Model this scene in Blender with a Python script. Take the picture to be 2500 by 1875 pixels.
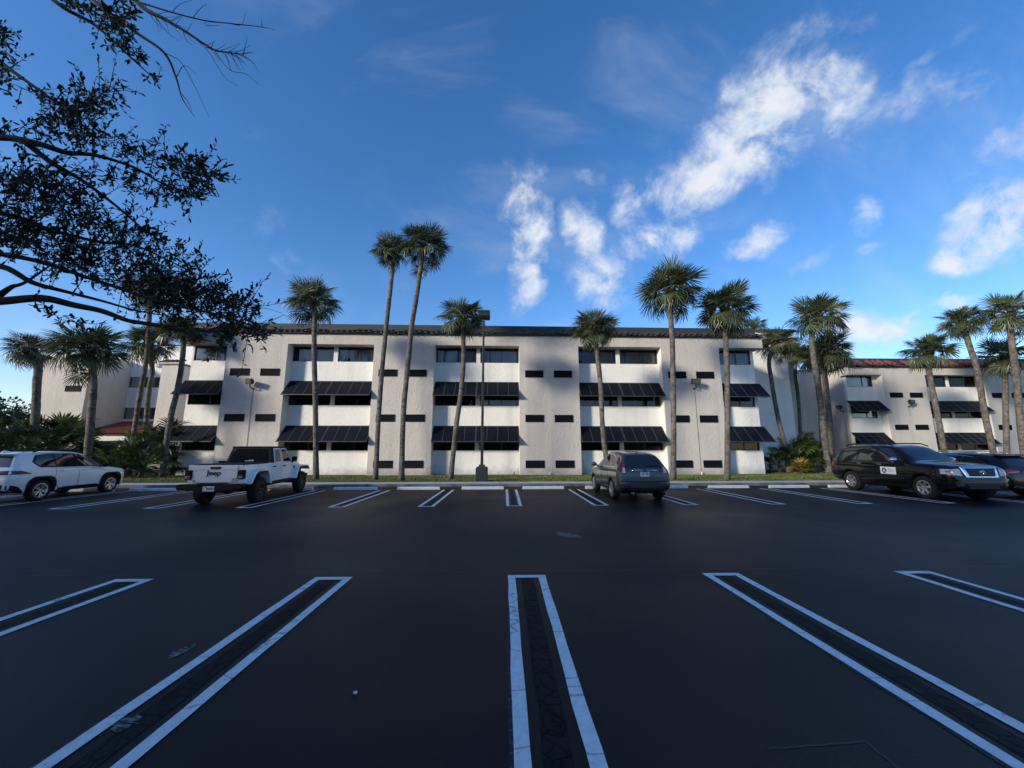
import bpy, bmesh, math, random
from mathutils import Vector, Matrix, noise as mnoise
from mathutils.bvhtree import BVHTree

# ------------------------------------------------------------------ scene, camera, sky, sun
for o in list(bpy.data.objects):
    bpy.data.objects.remove(o)
sc = bpy.context.scene
COL = sc.collection
R = math.radians
F, CX, CY, H = 940.0, 1250.0, 937.5, 1.75          # photograph: 2500 x 1875 px
PITCH = math.atan(159.5 / F)
YAW = R(1.14)

cam_d = bpy.data.cameras.new('camera')
cam = bpy.data.objects.new('camera', cam_d)
COL.objects.link(cam)
cam.location = (0, 0, H)
cam.rotation_euler = (math.pi / 2 + PITCH, 0, -YAW)
cam_d.sensor_fit = 'HORIZONTAL'
cam_d.sensor_width = 36
cam_d.lens = F / 2500 * 36
cam_d.clip_start = 0.05
cam_d.clip_end = 3000
sc.camera = cam

SUN_EL, SUN_AZ = R(18), R(55)                       # sun behind the camera, to the left
TO_SUN = Vector((-math.sin(SUN_AZ) * math.cos(SUN_EL), -math.cos(SUN_AZ) * math.cos(SUN_EL), math.sin(SUN_EL)))
SKY_STRENGTH = 0.108
sun_d = bpy.data.lights.new('sun', 'SUN')
sun_d.energy = 2.25
sun_d.angle = R(7)
sun_d.color = (1.0, 0.9, 0.74)
sun = bpy.data.objects.new('sun', sun_d)
COL.objects.link(sun)
sun.rotation_euler = (-TO_SUN).to_track_quat('-Z', 'Y').to_euler()

sc.view_settings.view_transform = 'Standard'
sc.view_settings.look = 'None'
sc.view_settings.gamma = 1
sc.view_settings.exposure = 1.15
sc.view_settings.use_curve_mapping = False


def ray(x, y):
    u, v = (x - CX) / F, (y - CY) / F
    f, up = math.cos(PITCH) + v * math.sin(PITCH), math.sin(PITCH) - v * math.cos(PITCH)
    s, c = math.sin(YAW), math.cos(YAW)
    return Vector((f * s + u * c, f * c - u * s, up))


def at_y(x, y, Y):
    r = ray(x, y)
    k = Y / r.y
    return Vector((r.x * k, Y, H + r.z * k))


def gnd(x, y, z=0.0):
    r = ray(x, y)
    k = (z - H) / r.z
    return Vector((r.x * k, r.y * k, z))


world = bpy.data.worlds.new('World')
sc.world = world
world.use_nodes = True
WN, WL = world.node_tree.nodes, world.node_tree.links
WN.clear()


def build_world():
    out = WN.new('ShaderNodeOutputWorld')
    bg = WN.new('ShaderNodeBackground')
    bg.inputs['Strength'].default_value = SKY_STRENGTH
    WL.new(bg.outputs[0], out.inputs[0])
    sky = WN.new('ShaderNodeTexSky')
    sky.sky_type = 'NISHITA'
    sky.sun_disc = False
    sky.sun_elevation = SUN_EL
    sky.sun_rotation = math.atan2(TO_SUN.x, TO_SUN.y)
    sky.air_density = 1.0
    sky.dust_density = 0.4
    sky.ozone_density = 3.0
    hs = WN.new('ShaderNodeHueSaturation')
    hs.inputs['Saturation'].default_value = 1.26
    hs.inputs['Value'].default_value = .96
    tint = WN.new('ShaderNodeMix')
    tint.data_type = 'RGBA'
    tint.blend_type = 'MULTIPLY'
    tint.inputs['Factor'].default_value = 1
    tint.inputs['B'].default_value = (1.05, .96, 1.0, 1)
    WL.new(sky.outputs[0], tint.inputs['A'])
    WL.new(tint.outputs['Result'], hs.inputs['Color'])
    tc = WN.new('ShaderNodeTexCoord')

    def node(t, **k):
        n = WN.new(t)
        for a, b in k.items():
            setattr(n, a, b)
        return n

    def math_(op, a, b=None, c=None):
        n = node('ShaderNodeMath', operation=op)
        for i, v in enumerate((a, b, c)):
            if v is None:
                continue
            if isinstance(v, (int, float)):
                n.inputs[i].default_value = v
            else:
                WL.new(v, n.inputs[i])
        return n.outputs[0]
    # clouds: soft masses at the directions where they stand in the sky, torn by noise
    cl = [(1288, 540, 52, 105, 0, 1.0), (1284, 700, 42, 75, 0, .8), (1423, 570, 48, 90, 0, .9), (1464, 665, 75, 70, 0, .9),
          (1494, 735, 36, 50, 0, .7), (1582, 485, 75, 60, 0, .8), (1623, 571, 85, 52, 0, .9), (1741, 410, 125, 90, 20, 1.15),
          (1905, 262, 150, 100, 25, 1.2), (2034, 215, 95, 95, 0, 1.0), (2170, 275, 120, 70, 10, .5), (2305, 225, 100, 65, 15, .46),
          (2287, 110, 110, 32, 15, .36), (1858, 148, 70, 55, 0, .42), (1846, 583, 58, 36, 20, .8), (2117, 520, 52, 40, 25, .7),
          (2140, 600, 45, 30, 10, .6), (2440, 555, 135, 90, 30, 1.15), (2328, 622, 68, 52, 30, .95), (2452, 356, 105, 62, 30, .58),
          (2093, 818, 100, 52, -10, 1.1), (1952, 653, 70, 26, 20, .5), (1458, 436, 32, 36, 0, .6), (2234, 783, 62, 17, 25, .6),
          (2345, 750, 60, 16, 10, .6), (672, 663, 24, 32, -30, .34), (640, 560, 40, 90, -25, .28), (1660, 690, 30, 40, 0, .45),
          (-700, 500, 500, 120, 10, .9), (-1400, 300, 600, 150, -10, .9), (3300, 500, 500, 130, 10, 1.0), (4200, 650, 900, 150, 0, .9)]
    # warp the masses so that no outline stays round
    wn = node('ShaderNodeTexNoise')
    wn.inputs['Scale'].default_value = 8
    wn.inputs['Detail'].default_value = 5
    wn.inputs['Roughness'].default_value = .6
    WL.new(tc.outputs['Generated'], wn.inputs['Vector'])
    wv = node('ShaderNodeVectorMath', operation='MULTIPLY_ADD')
    WL.new(wn.outputs['Color'], wv.inputs[0])
    wv.inputs[1].default_value = (.15, .15, .15)
    WL.new(tc.outputs['Generated'], wv.inputs[2])
    wo = node('ShaderNodeVectorMath', operation='SUBTRACT')
    WL.new(wv.outputs[0], wo.inputs[0])
    wo.inputs[1].default_value = (.075, .075, .075)
    acc = None
    for (px, py, rx, ry, rot, w) in cl:
        c = ray(px, py).normalized()
        e1 = c.cross(Vector((0, 0, 1))).normalized()
        e2 = e1.cross(c).normalized()
        M3 = Matrix((e1, e2, -c)).transposed()
        M3 = M3 @ Matrix.Rotation(R(rot), 3, 'Z')
        k = 1.0 / F / (1 + ((px - CX) / F) ** 2 + ((py - CY) / F) ** 2) ** 0.5
        kx = k / (1 + ((px - CX) / F) ** 2) ** 0.3
        m = node('ShaderNodeMapping', vector_type='TEXTURE')
        m.inputs['Location'].default_value = c
        m.inputs['Rotation'].default_value = M3.to_euler()
        m.inputs['Scale'].default_value = (rx * 1.95 * kx, ry * 1.85 * k, 0.5)
        WL.new(wo.outputs[0], m.inputs[0])
        ln = node('ShaderNodeVectorMath', operation='LENGTH')
        WL.new(m.outputs[0], ln.inputs[0])
        mr = node('ShaderNodeMapRange', interpolation_type='SMOOTHSTEP')
        mr.inputs['From Min'].default_value = 1
        mr.inputs['From Max'].default_value = 0
        mr.inputs['To Max'].default_value = w
        WL.new(ln.outputs['Value'], mr.inputs['Value'])
        acc = mr.outputs[0] if acc is None else math_('MAXIMUM', acc, mr.outputs[0])
    # a few more scattered clouds over the whole dome, behind the camera too
    ns = node('ShaderNodeTexNoise')
    ns.inputs['Scale'].default_value = 10
    ns.inputs['Detail'].default_value = 12
    ns.inputs['Roughness'].default_value = .62
    ns.inputs['Distortion'].default_value = .5
    WL.new(tc.outputs['Generated'], ns.inputs['Vector'])
    n2 = node('ShaderNodeTexNoise')
    n2.inputs['Scale'].default_value = 40
    n2.inputs['Detail'].default_value = 6
    n2.inputs['Roughness'].default_value = .6
    WL.new(tc.outputs['Generated'], n2.inputs['Vector'])
    nn = math_('ADD', math_('MULTIPLY', math_('SUBTRACT', ns.outputs['Fac'], .5), 1.7), math_('MULTIPLY', math_('SUBTRACT', n2.outputs['Fac'], .5), .32))
    val = math_('MULTIPLY', acc, math_('MULTIPLY_ADD', nn, 2.3, 1.0))
    dn = node('ShaderNodeMapRange', interpolation_type='SMOOTHSTEP')
    dn.inputs['From Min'].default_value = .14
    dn.inputs['From Max'].default_value = 1.25
    WL.new(val, dn.inputs['Value'])
    cr = node('ShaderNodeMix', data_type='RGBA')
    cr.inputs['A'].default_value = (.30 / SKY_STRENGTH, .35 / SKY_STRENGTH, .42 / SKY_STRENGTH, 1)
    cr.inputs['B'].default_value = (.41 / SKY_STRENGTH, .417 / SKY_STRENGTH, .43 / SKY_STRENGTH, 1)
    n3 = node('ShaderNodeTexNoise')
    n3.inputs['Scale'].default_value = 17
    n3.inputs['Detail'].default_value = 7
    n3.inputs['Roughness'].default_value = .6
    WL.new(tc.outputs['Generated'], n3.inputs['Vector'])
    sh = node('ShaderNodeMapRange')
    sh.inputs['From Min'].default_value = .36
    sh.inputs['From Max'].default_value = .58
    WL.new(n3.outputs['Fac'], sh.inputs['Value'])
    WL.new(math_('MULTIPLY', sh.outputs[0], math_('MULTIPLY_ADD', dn.outputs[0], .35, .65)), cr.inputs['Factor'])
    # thin high veil, drawn out in long strands
    mv = node('ShaderNodeMapping')
    mv.inputs['Rotation'].default_value = (.3, .5, .6)
    mv.inputs['Scale'].default_value = (1.2, 4.5, 2.2)
    WL.new(tc.outputs['Generated'], mv.inputs[0])
    n4 = node('ShaderNodeTexNoise')
    n4.inputs['Scale'].default_value = 1.6
    n4.inputs['Detail'].default_value = 10
    n4.inputs['Roughness'].default_value = .58
    n4.inputs['Distortion'].default_value = .6
    WL.new(mv.outputs[0], n4.inputs['Vector'])
    veil = node('ShaderNodeMapRange', interpolation_type='SMOOTHSTEP')
    veil.inputs['From Min'].default_value = .47
    veil.inputs['From Max'].default_value = .78
    veil.inputs['To Max'].default_value = .20
    WL.new(n4.outputs['Fac'], veil.inputs['Value'])
    mx = node('ShaderNodeMix', data_type='RGBA')
    WL.new(math_('MAXIMUM', math_('MULTIPLY', dn.outputs[0], .90), veil.outputs[0]), mx.inputs['Factor'])
    WL.new(hs.outputs[0], mx.inputs['A'])
    WL.new(cr.outputs['Result'], mx.inputs['B'])
    WL.new(mx.outputs['Result'], bg.inputs['Color'])


build_world()

# ------------------------------------------------------------------ materials
MATS = {}


def mat(name, col, rough=.6, metal=0.0, spec=.5, col2=None, nscale=4.0, ndetail=6, nlo=.35, nhi=.65, bump=0.0, bscale=30.0,
        bdist=.02, coat=0.0, stretch=None, space='Object', trans=0.0, rough2=None):
    if name in MATS:
        return MATS[name]
    m = bpy.data.materials.new(name)
    m.use_nodes = True
    nt = m.node_tree
    N, L = nt.nodes, nt.links
    b = N['Principled BSDF']
    b.inputs['Base Color'].default_value = (*col, 1)
    b.inputs['Roughness'].default_value = rough
    b.inputs['Metallic'].default_value = metal
    b.inputs['Specular IOR Level'].default_value = spec
    if coat:
        b.inputs['Coat Weight'].default_value = coat
        b.inputs['Coat Roughness'].default_value = .04
    if trans:
        b.inputs['Alpha'].default_value = 1 - trans
    co = None
    if col2 or bump or rough2 is not None:
        if space == 'World':
            g = N.new('ShaderNodeNewGeometry')
            co = g.outputs['Position']
        else:
            g = N.new('ShaderNodeTexCoord')
            co = g.outputs['Object']
        if stretch:
            mp = N.new('ShaderNodeMapping')
            mp.inputs['Scale'].default_value = stretch
            L.new(co, mp.inputs[0])
            co = mp.outputs[0]
    if col2 or rough2 is not None:
        n = N.new('ShaderNodeTexNoise')
        n.inputs['Scale'].default_value = nscale
        n.inputs['Detail'].default_value = ndetail
        n.inputs['Roughness'].default_value = .6
        L.new(co, n.inputs['Vector'])
        mr = N.new('ShaderNodeMapRange')
        mr.inputs['From Min'].default_value = nlo
        mr.inputs['From Max'].default_value = nhi
        L.new(n.outputs['Fac'], mr.inputs['Value'])
        if col2:
            mx = N.new('ShaderNodeMix')
            mx.data_type = 'RGBA'
            mx.inputs['A'].default_value = (*col, 1)
            mx.inputs['B'].default_value = (*col2, 1)
            L.new(mr.outputs[0], mx.inputs['Factor'])
            L.new(mx.outputs['Result'], b.inputs['Base Color'])
        if rough2 is not None:
            m3 = N.new('ShaderNodeMapRange')
            m3.inputs['To Min'].default_value = rough
            m3.inputs['To Max'].default_value = rough2
            L.new(mr.outputs[0], m3.inputs['Value'])
            L.new(m3.outputs[0], b.inputs['Roughness'])
    if bump:
        n = N.new('ShaderNodeTexNoise')
        n.inputs['Scale'].default_value = bscale
        n.inputs['Detail'].default_value = 5
        L.new(co, n.inputs['Vector'])
        bp = N.new('ShaderNodeBump')
        bp.inputs['Strength'].default_value = bump
        bp.inputs['Distance'].default_value = bdist
        L.new(n.outputs['Fac'], bp.inputs['Height'])
        L.new(bp.outputs[0], b.inputs['Normal'])
    MATS[name] = m
    return m


def leaf_mat(name, c1, c2, rough=.45, trans=.25, nscale=1.5):
    """leaf: two greens varied per object and by noise, a little light passing through"""
    if name in MATS:
        return MATS[name]
    m = mat(name, c1, rough, col2=c2, nscale=nscale, space='World')
    N, L = m.node_tree.nodes, m.node_tree.links
    b = N['Principled BSDF']
    mx = [n for n in N if n.type == 'MIX'][0]
    oi = N.new('ShaderNodeObjectInfo')
    hsv = N.new('ShaderNodeHueSaturation')
    mr = N.new('ShaderNodeMapRange')
    mr.inputs['To Min'].default_value = .7
    mr.inputs['To Max'].default_value = 1.35
    L.new(oi.outputs['Random'], mr.inputs['Value'])
    L.new(mr.outputs[0], hsv.inputs['Value'])
    L.new(mx.outputs['Result'], hsv.inputs['Color'])
    L.new(hsv.outputs[0], b.inputs['Base Color'])
    tr = N.new('ShaderNodeBsdfTranslucent')
    L.new(hsv.outputs[0], tr.inputs['Color'])
    ms = N.new('ShaderNodeMixShader')
    ms.inputs[0].default_value = trans
    L.new(b.outputs[0], ms.inputs[1])
    L.new(tr.outputs[0], ms.inputs[2])
    L.new(ms.outputs[0], N['Material Output'].inputs[0])
    return m


def glass_mat(name, tint, rough=.015, ior=1.5, rtint=(.92, .95, 1)):
    m = bpy.data.materials.new(name)
    m.use_nodes = True
    N, L = m.node_tree.nodes, m.node_tree.links
    N.remove(N['Principled BSDF'])
    t = N.new('ShaderNodeBsdfTransparent')
    t.inputs[0].default_value = (*tint, 1)
    g = N.new('ShaderNodeBsdfGlossy')
    g.inputs['Color'].default_value = (*rtint, 1)
    g.inputs['Roughness'].default_value = rough
    f = N.new('ShaderNodeFresnel')
    f.inputs[0].default_value = ior
    ms = N.new('ShaderNodeMixShader')
    L.new(f.outputs[0], ms.inputs[0])
    L.new(t.outputs[0], ms.inputs[1])
    L.new(g.outputs[0], ms.inputs[2])
    L.new(ms.outputs[0], N['Material Output'].inputs[0])
    MATS[name] = m
    return m


def stucco(name, c, c2):
    """stucco with soft weather streaks running down and a trowelled relief"""
    m = mat(name, c, .9, spec=.15, col2=c2, nscale=.55, ndetail=5, nlo=.3, nhi=.72, space='World')
    N, L = m.node_tree.nodes, m.node_tree.links
    b = N['Principled BSDF']
    mx = [n for n in N if n.type == 'MIX'][0]
    g = [n for n in N if n.type == 'NEW_GEOMETRY'][0]
    # streaks
    mp = N.new('ShaderNodeMapping')
    mp.inputs['Scale'].default_value = (1.6, 1.6, .07)
    L.new(g.outputs['Position'], mp.inputs[0])
    n = N.new('ShaderNodeTexNoise')
    n.inputs['Scale'].default_value = 1.0
    n.inputs['Detail'].default_value = 6
    L.new(mp.outputs[0], n.inputs['Vector'])
    mr = N.new('ShaderNodeMapRange')
    mr.inputs['From Min'].default_value = .52
    mr.inputs['From Max'].default_value = .8
    mr.inputs['To Max'].default_value = .45
    L.new(n.outputs['Fac'], mr.inputs['Value'])
    m2 = N.new('ShaderNodeMix')
    m2.data_type = 'RGBA'
    m2.inputs['B'].default_value = (c[0] * .62, c[1] * .61, c[2] * .58, 1)
    L.new(mr.outputs[0], m2.inputs['Factor'])
    L.new(mx.outputs['Result'], m2.inputs['A'])
    # fine mottling of the texture coat
    v = N.new('ShaderNodeTexNoise')
    v.inputs['Scale'].default_value = 7.5
    v.inputs['Detail'].default_value = 4
    v.inputs['Roughness'].default_value = .65
    v.inputs['Distortion'].default_value = 1.2
    L.new(g.outputs['Position'], v.inputs['Vector'])
    bp = N.new('ShaderNodeBump')
    bp.inputs['Strength'].default_value = 1.0
    bp.inputs['Distance'].default_value = .06
    L.new(v.outputs['Fac'], bp.inputs['Height'])
    L.new(bp.outputs[0], b.inputs['Normal'])
    # splashed dirt along the foot of the wall
    sx = N.new('ShaderNodeSeparateXYZ')
    L.new(g.outputs['Position'], sx.inputs[0])
    dn_ = N.new('ShaderNodeTexNoise')
    dn_.inputs['Scale'].default_value = 1.7
    dn_.inputs['Detail'].default_value = 6
    L.new(g.outputs['Position'], dn_.inputs['Vector'])
    ma = N.new('ShaderNodeMath')
    ma.operation = 'MULTIPLY_ADD'
    ma.inputs[1].default_value = -1.1
    L.new(dn_.outputs['Fac'], ma.inputs[0])
    L.new(sx.outputs['Z'], ma.inputs[2])
    mz = N.new('ShaderNodeMapRange')
    mz.inputs['From Min'].default_value = .05
    mz.inputs['From Max'].default_value = -.55
    mz.inputs['To Min'].default_value = 0
    mz.inputs['To Max'].default_value = .5
    L.new(ma.outputs[0], mz.inputs['Value'])
    m4 = N.new('ShaderNodeMix')
    m4.data_type = 'RGBA'
    m4.inputs['B'].default_value = (.20, .185, .16, 1)
    L.new(mz.outputs[0], m4.inputs['Factor'])
    L.new(m2.outputs['Result'], m4.inputs['A'])
    L.new(m4.outputs['Result'], b.inputs['Base Color'])
    return m


M = {}
M['tan'] = stucco('tan_stucco', (.55, .52, .485), (.49, .462, .43))
M['white'] = stucco('white_stucco', (.82, .82, .785), (.74, .74, .71))
M['bronze'] = mat('bronze_frame', (.022, .02, .02), .4)
M['vent'] = mat('vent_dark', (.005, .007, .012), .7, spec=.15, col2=(.004, .0055, .009), nscale=9)
M['awn_frame'] = mat('awning_frame', (.030, .036, .05), .45)
M['awn_panel'] = mat('awning_screen', (.0028, .0045, .010), .6, spec=.2, trans=.10)
M['glass'] = glass_mat('window_glass', (.78, .79, .80), ior=1.42)
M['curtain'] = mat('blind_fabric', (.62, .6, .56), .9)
M['curtain_shaded'] = mat('blind_fabric_shaded', (.05, .048, .045), .9)  # blind fabric darkened in colour to imitate the shade under the awnings
M['room'] = mat('room_dark', (.02, .02, .022), .9)  # near-black colour stands in for the darkness of unlit rooms
M['tile_dark'] = mat('brown_clay_tile', (.028, .018, .018), .8, col2=(.048, .028, .025), nscale=2.5, space='World', bump=.3, bscale=25)
M['tile_red'] = mat('red_clay_tile', (.17, .038, .032), .8, col2=(.12, .029, .025), nscale=1.5, space='World', bump=.3, bscale=25)
M['mortar'] = mat('mortar', (.10, .095, .092), .9)
M['roof_grey'] = mat('roof_membrane', (.018, .022, .030), .75, col2=(.024, .028, .036), nscale=.8, space='World')
M['concrete'] = mat('pavement_concrete', (.52, .51, .49), .85, spec=.2, col2=(.33, .325, .31), nscale=.9, nlo=.42, nhi=.72, space='World', bump=.3, bscale=60, bdist=.005, stretch=(1, 3, 1))
M['kerb'] = mat('kerb_concrete', (.22, .215, .2), .9, spec=.2, col2=(.09, .088, .085), nscale=1.4, space='World', bump=.4, bscale=40, bdist=.008)
M['stop'] = mat('stop_white', (.78, .79, .8), .7, col2=(.66, .67, .68), nscale=6, space='World', bump=.4, bscale=30, bdist=.01)
M['paint'] = None
M['bark'] = None
M['frond'] = leaf_mat('frond_green', (.050, .070, .030), (.082, .102, .046), .42, .18)
M['frond_pale'] = leaf_mat('frond_pale', (.11, .13, .07), (.15, .16, .09), .5, .2)
M['frond_dead'] = leaf_mat('frond_dead', (.16, .11, .06), (.11, .075, .045), .8, .15)
M['shrub_dark'] = leaf_mat('shrub_dark', (.012, .028, .010), (.030, .052, .014), .42, .2)
M['shrub_light'] = leaf_mat('shrub_light', (.06, .11, .022), (.10, .15, .03), .42, .25)
M['croton'] = leaf_mat('croton_leaf', (.16, .17, .02), (.22, .10, .02), .45, .25, nscale=5)
M['oak'] = leaf_mat('oak_leaf', (.020, .030, .013), (.034, .046, .018), .45, .15)
M['twig'] = mat('twig_bark', (.012, .010, .009), .9, col2=(.026, .021, .018), nscale=12, bump=.5, bscale=30, space='World')  # bark colour darkened to stand in for shade from the crowns
M['iron'] = mat('painted_iron', (.008, .008, .010), .5)
M['plinth'] = mat('plinth_paint', (.012, .014, .020), .6, col2=(.018, .020, .027), nscale=3, bump=.2, bscale=30)
M['lens'] = mat('lamp_lens', (.09, .09, .085), .15, spec=.6)
M['conduit'] = mat('conduit_metal', (.32, .31, .30), .5, metal=.4)
M['tyre'] = mat('tyre_rubber', (.014, .014, .015), .8, spec=.3, bump=.2, bscale=60)
M['rim_black'] = mat('rim_black', (.018, .018, .02), .35, metal=.3)
M['alloy'] = mat('alloy', (.52, .53, .55), .28, metal=.85)
M['chrome'] = mat('chrome', (.75, .77, .8), .08, metal=1)
M['plastic'] = mat('black_plastic', (.006, .006, .007), .7, spec=.3)
M['carglass'] = mat('car_glass', (.012, .014, .018), .02, spec=.9)
M['red_lens'] = mat('red_lens', (.28, .012, .016), .12, spec=.7)
M['dark_lens'] = mat('dark_red_lens', (.07, .008, .01), .12, spec=.7)
M['clear_lens'] = mat('clear_lens', (.62, .63, .66), .1, spec=.9, col2=(.25, .26, .29), nscale=14)
M['amber'] = mat('amber_lens', (.4, .08, .02), .15)
M['car_white'] = mat('white_paint', (.80, .81, .82), .28, coat=1.0)
M['car_green'] = mat('grey_green_paint', (.040, .048, .050), .36, metal=.45, coat=1.0)
M['car_black'] = mat('black_paint', (.003, .003, .004), .25, spec=.2, coat=.7)
M['plate'] = mat('plate_white', (.62, .63, .64), .5)
M['ink_blue'] = mat('ink_blue', (.04, .06, .16), .6)
M['ink_red'] = mat('ink_red', (.30, .03, .05), .6)
M['ink_black'] = mat('ink_black', (.012, .012, .014), .6)
M['ink_grey'] = mat('ink_grey', (.16, .17, .19), .6)
M['sticker'] = mat('sticker_white', (.8, .82, .83), .5)


def special_materials():
    # asphalt: sealed, slightly damp black with dull and shiny patches
    m = mat('asphalt', (.0034, .0041, .0056), .5, spec=.20, col2=(.0066, .0076, .0096), nscale=.35, ndetail=9, nlo=.3, nhi=.7, space='World')
    N, L = m.node_tree.nodes, m.node_tree.links
    b = N['Principled BSDF']
    g = [n for n in N if n.type == 'NEW_GEOMETRY'][0]
    mx = [n for n in N if n.type == 'MIX'][0]
    n = N.new('ShaderNodeTexNoise')
    n.inputs['Scale'].default_value = .16
    n.inputs['Detail'].default_value = 7
    n.inputs['Distortion'].default_value = .6
    L.new(g.outputs['Position'], n.inputs['Vector'])
    mr = N.new('ShaderNodeMapRange')
    mr.inputs['From Min'].default_value = .3
    mr.inputs['From Max'].default_value = .7
    mr.inputs['To Min'].default_value = .40
    mr.inputs['To Max'].default_value = .66
    L.new(n.outputs['Fac'], mr.inputs['Value'])
    L.new(mr.outputs[0], b.inputs['Roughness'])
    n2 = N.new('ShaderNodeTexNoise')
    n2.inputs['Scale'].default_value = 150
    n2.inputs['Detail'].default_value = 3
    L.new(g.outputs['Position'], n2.inputs['Vector'])
    bp = N.new('ShaderNodeBump')
    bp.inputs['Strength'].default_value = .6
    bp.inputs['Distance'].default_value = .008
    L.new(n2.outputs['Fac'], bp.inputs['Height'])
    L.new(bp.outputs[0], b.inputs['Normal'])
    # pale grit speckle and scuffs
    n3 = N.new('ShaderNodeTexNoise')
    n3.inputs['Scale'].default_value = 95
    n3.inputs['Detail'].default_value = 4
    L.new(g.outputs['Position'], n3.inputs['Vector'])
    m3 = N.new('ShaderNodeMapRange')
    m3.inputs['From Min'].default_value = .54
    m3.inputs['From Max'].default_value = .78
    m3.inputs['To Max'].default_value = .5
    L.new(n3.outputs['Fac'], m3.inputs['Value'])
    x2 = N.new('ShaderNodeMix')
    x2.data_type = 'RGBA'
    x2.inputs['B'].default_value = (.026, .029, .034, 1)
    L.new(m3.outputs[0], x2.inputs['Factor'])
    L.new(mx.outputs['Result'], x2.inputs['A'])
    L.new(x2.outputs['Result'], b.inputs['Base Color'])
    M['asphalt'] = m

    def cracks(nt, scale, width, stretch, co):
        N, L = nt.nodes, nt.links
        mp = N.new('ShaderNodeMapping')
        mp.inputs['Scale'].default_value = stretch
        L.new(co, mp.inputs[0])
        wn = N.new('ShaderNodeTexNoise')
        wn.inputs['Scale'].default_value = 3
        wn.inputs['Detail'].default_value = 6
        L.new(mp.outputs[0], wn.inputs['Vector'])
        ad = N.new('ShaderNodeMixRGB')
        ad.blend_type = 'ADD'
        ad.inputs[0].default_value = .35
        L.new(mp.outputs[0], ad.inputs[1])
        L.new(wn.outputs['Color'], ad.inputs[2])
        v = N.new('ShaderNodeTexVoronoi')
        v.feature = 'DISTANCE_TO_EDGE'
        v.inputs['Scale'].default_value = scale
        L.new(ad.outputs[0], v.inputs['Vector'])
        r = N.new('ShaderNodeMapRange')
        r.inputs['From Min'].default_value = width * .3
        r.inputs['From Max'].default_value = width
        r.inputs['To Min'].default_value = 1
        r.inputs['To Max'].default_value = 0
        L.new(v.outputs['Distance'], r.inputs['Value'])
        return r.outputs[0]

    # painted line: scuffed, pitted, with hairline cracks across it
    m = mat('line_paint', (.84, .84, .83), .75, spec=.2, col2=(.70, .70, .69), nscale=14, ndetail=8, space='World', bump=.5, bscale=150, bdist=.004)
    N, L = m.node_tree.nodes, m.node_tree.links
    b = N['Principled BSDF']
    g = [n for n in N if n.type == 'NEW_GEOMETRY'][0]
    mx = [n for n in N if n.type == 'MIX'][0]
    ck = cracks(m.node_tree, 1.0, .011, (.5, 1.5, 1), g.outputs['Position'])
    n4 = N.new('ShaderNodeTexNoise')
    n4.inputs['Scale'].default_value = 34
    n4.inputs['Detail'].default_value = 6
    L.new(g.outputs['Position'], n4.inputs['Vector'])
    r4 = N.new('ShaderNodeMapRange')
    r4.inputs['From Min'].default_value = .66
    r4.inputs['From Max'].default_value = .72
    L.new(n4.outputs['Fac'], r4.inputs['Value'])
    mm = N.new('ShaderNodeMath')
    mm.operation = 'MAXIMUM'
    L.new(ck, mm.inputs[0])
    L.new(r4.outputs[0], mm.inputs[1])
    m5 = N.new('ShaderNodeMath')
    m5.operation = 'MULTIPLY'
    m5.inputs[1].default_value = .5
    L.new(mm.outputs[0], m5.inputs[0])
    x = N.new('ShaderNodeMix')
    x.data_type = 'RGBA'
    x.inputs['B'].default_value = (.05, .052, .058, 1)
    L.new(m5.outputs[0], x.inputs['Factor'])
    L.new(mx.outputs['Result'], x.inputs['A'])
    L.new(x.outputs['Result'], b.inputs['Base Color'])
    M['paint'] = m

    # older coat showing beside the new lines
    M['old_paint'] = mat('old_line_paint', (.022, .023, .025), .7, spec=.3, col2=(.12, .125, .13), nscale=22, ndetail=8, nlo=.5, nhi=.72, space='World')

    # crazed strip inside each hairpin
    m = mat('crazed_asphalt', (.009, .009, .0095), .7, spec=.15, col2=(.016, .016, .0165), nscale=5, space='World')
    N, L = m.node_tree.nodes, m.node_tree.links
    b = N['Principled BSDF']
    g = [n for n in N if n.type == 'NEW_GEOMETRY'][0]
    mx = [n for n in N if n.type == 'MIX'][0]
    ck = cracks(m.node_tree, 7, .10, (1.2, 1, 1), g.outputs['Position'])
    x = N.new('ShaderNodeMix')
    x.data_type = 'RGBA'
    x.inputs['B'].default_value = (.002, .002, .002, 1)
    L.new(ck, x.inputs['Factor'])
    L.new(mx.outputs['Result'], x.inputs['A'])
    L.new(x.outputs['Result'], b.inputs['Base Color'])
    bp = N.new('ShaderNodeBump')
    bp.invert = True
    bp.inputs['Strength'].default_value = .35
    bp.inputs['Distance'].default_value = .010
    L.new(ck, bp.inputs['Height'])
    L.new(bp.outputs[0], b.inputs['Normal'])
    M['crazed'] = m
    M['seam'] = mat('seam_tar', (.006, .006, .006), .5)
    M['scuff'] = mat('pale_scuff', (.007, .0072, .0078), .55, spec=.25, col2=(.30, .31, .33), nscale=20, ndetail=10, nlo=.44, nhi=.66, space='World', stretch=(1, 2.5, 1))

    # palm bark: leaf-scar rings, lichen-pale blotches
    def bark(name, c1, c2, c3):
        m = mat(name, c1, .9, spec=.15, col2=c2, nscale=2.2, ndetail=7, nlo=.38, nhi=.62, stretch=(2.0, 2.0, 1.1))
        N, L = m.node_tree.nodes, m.node_tree.links
        b = N['Principled BSDF']
        g = [n for n in N if n.type == 'TEX_COORD'][0]
        mx = [n for n in N if n.type == 'MIX'][0]
        mp = N.new('ShaderNodeMapping')
        mp.inputs['Scale'].default_value = (3.0, 3.0, 9)
        L.new(g.outputs['Object'], mp.inputs[0])
        n = N.new('ShaderNodeTexNoise')
        n.inputs['Scale'].default_value = 1.0
        n.inputs['Detail'].default_value = 6
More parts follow.
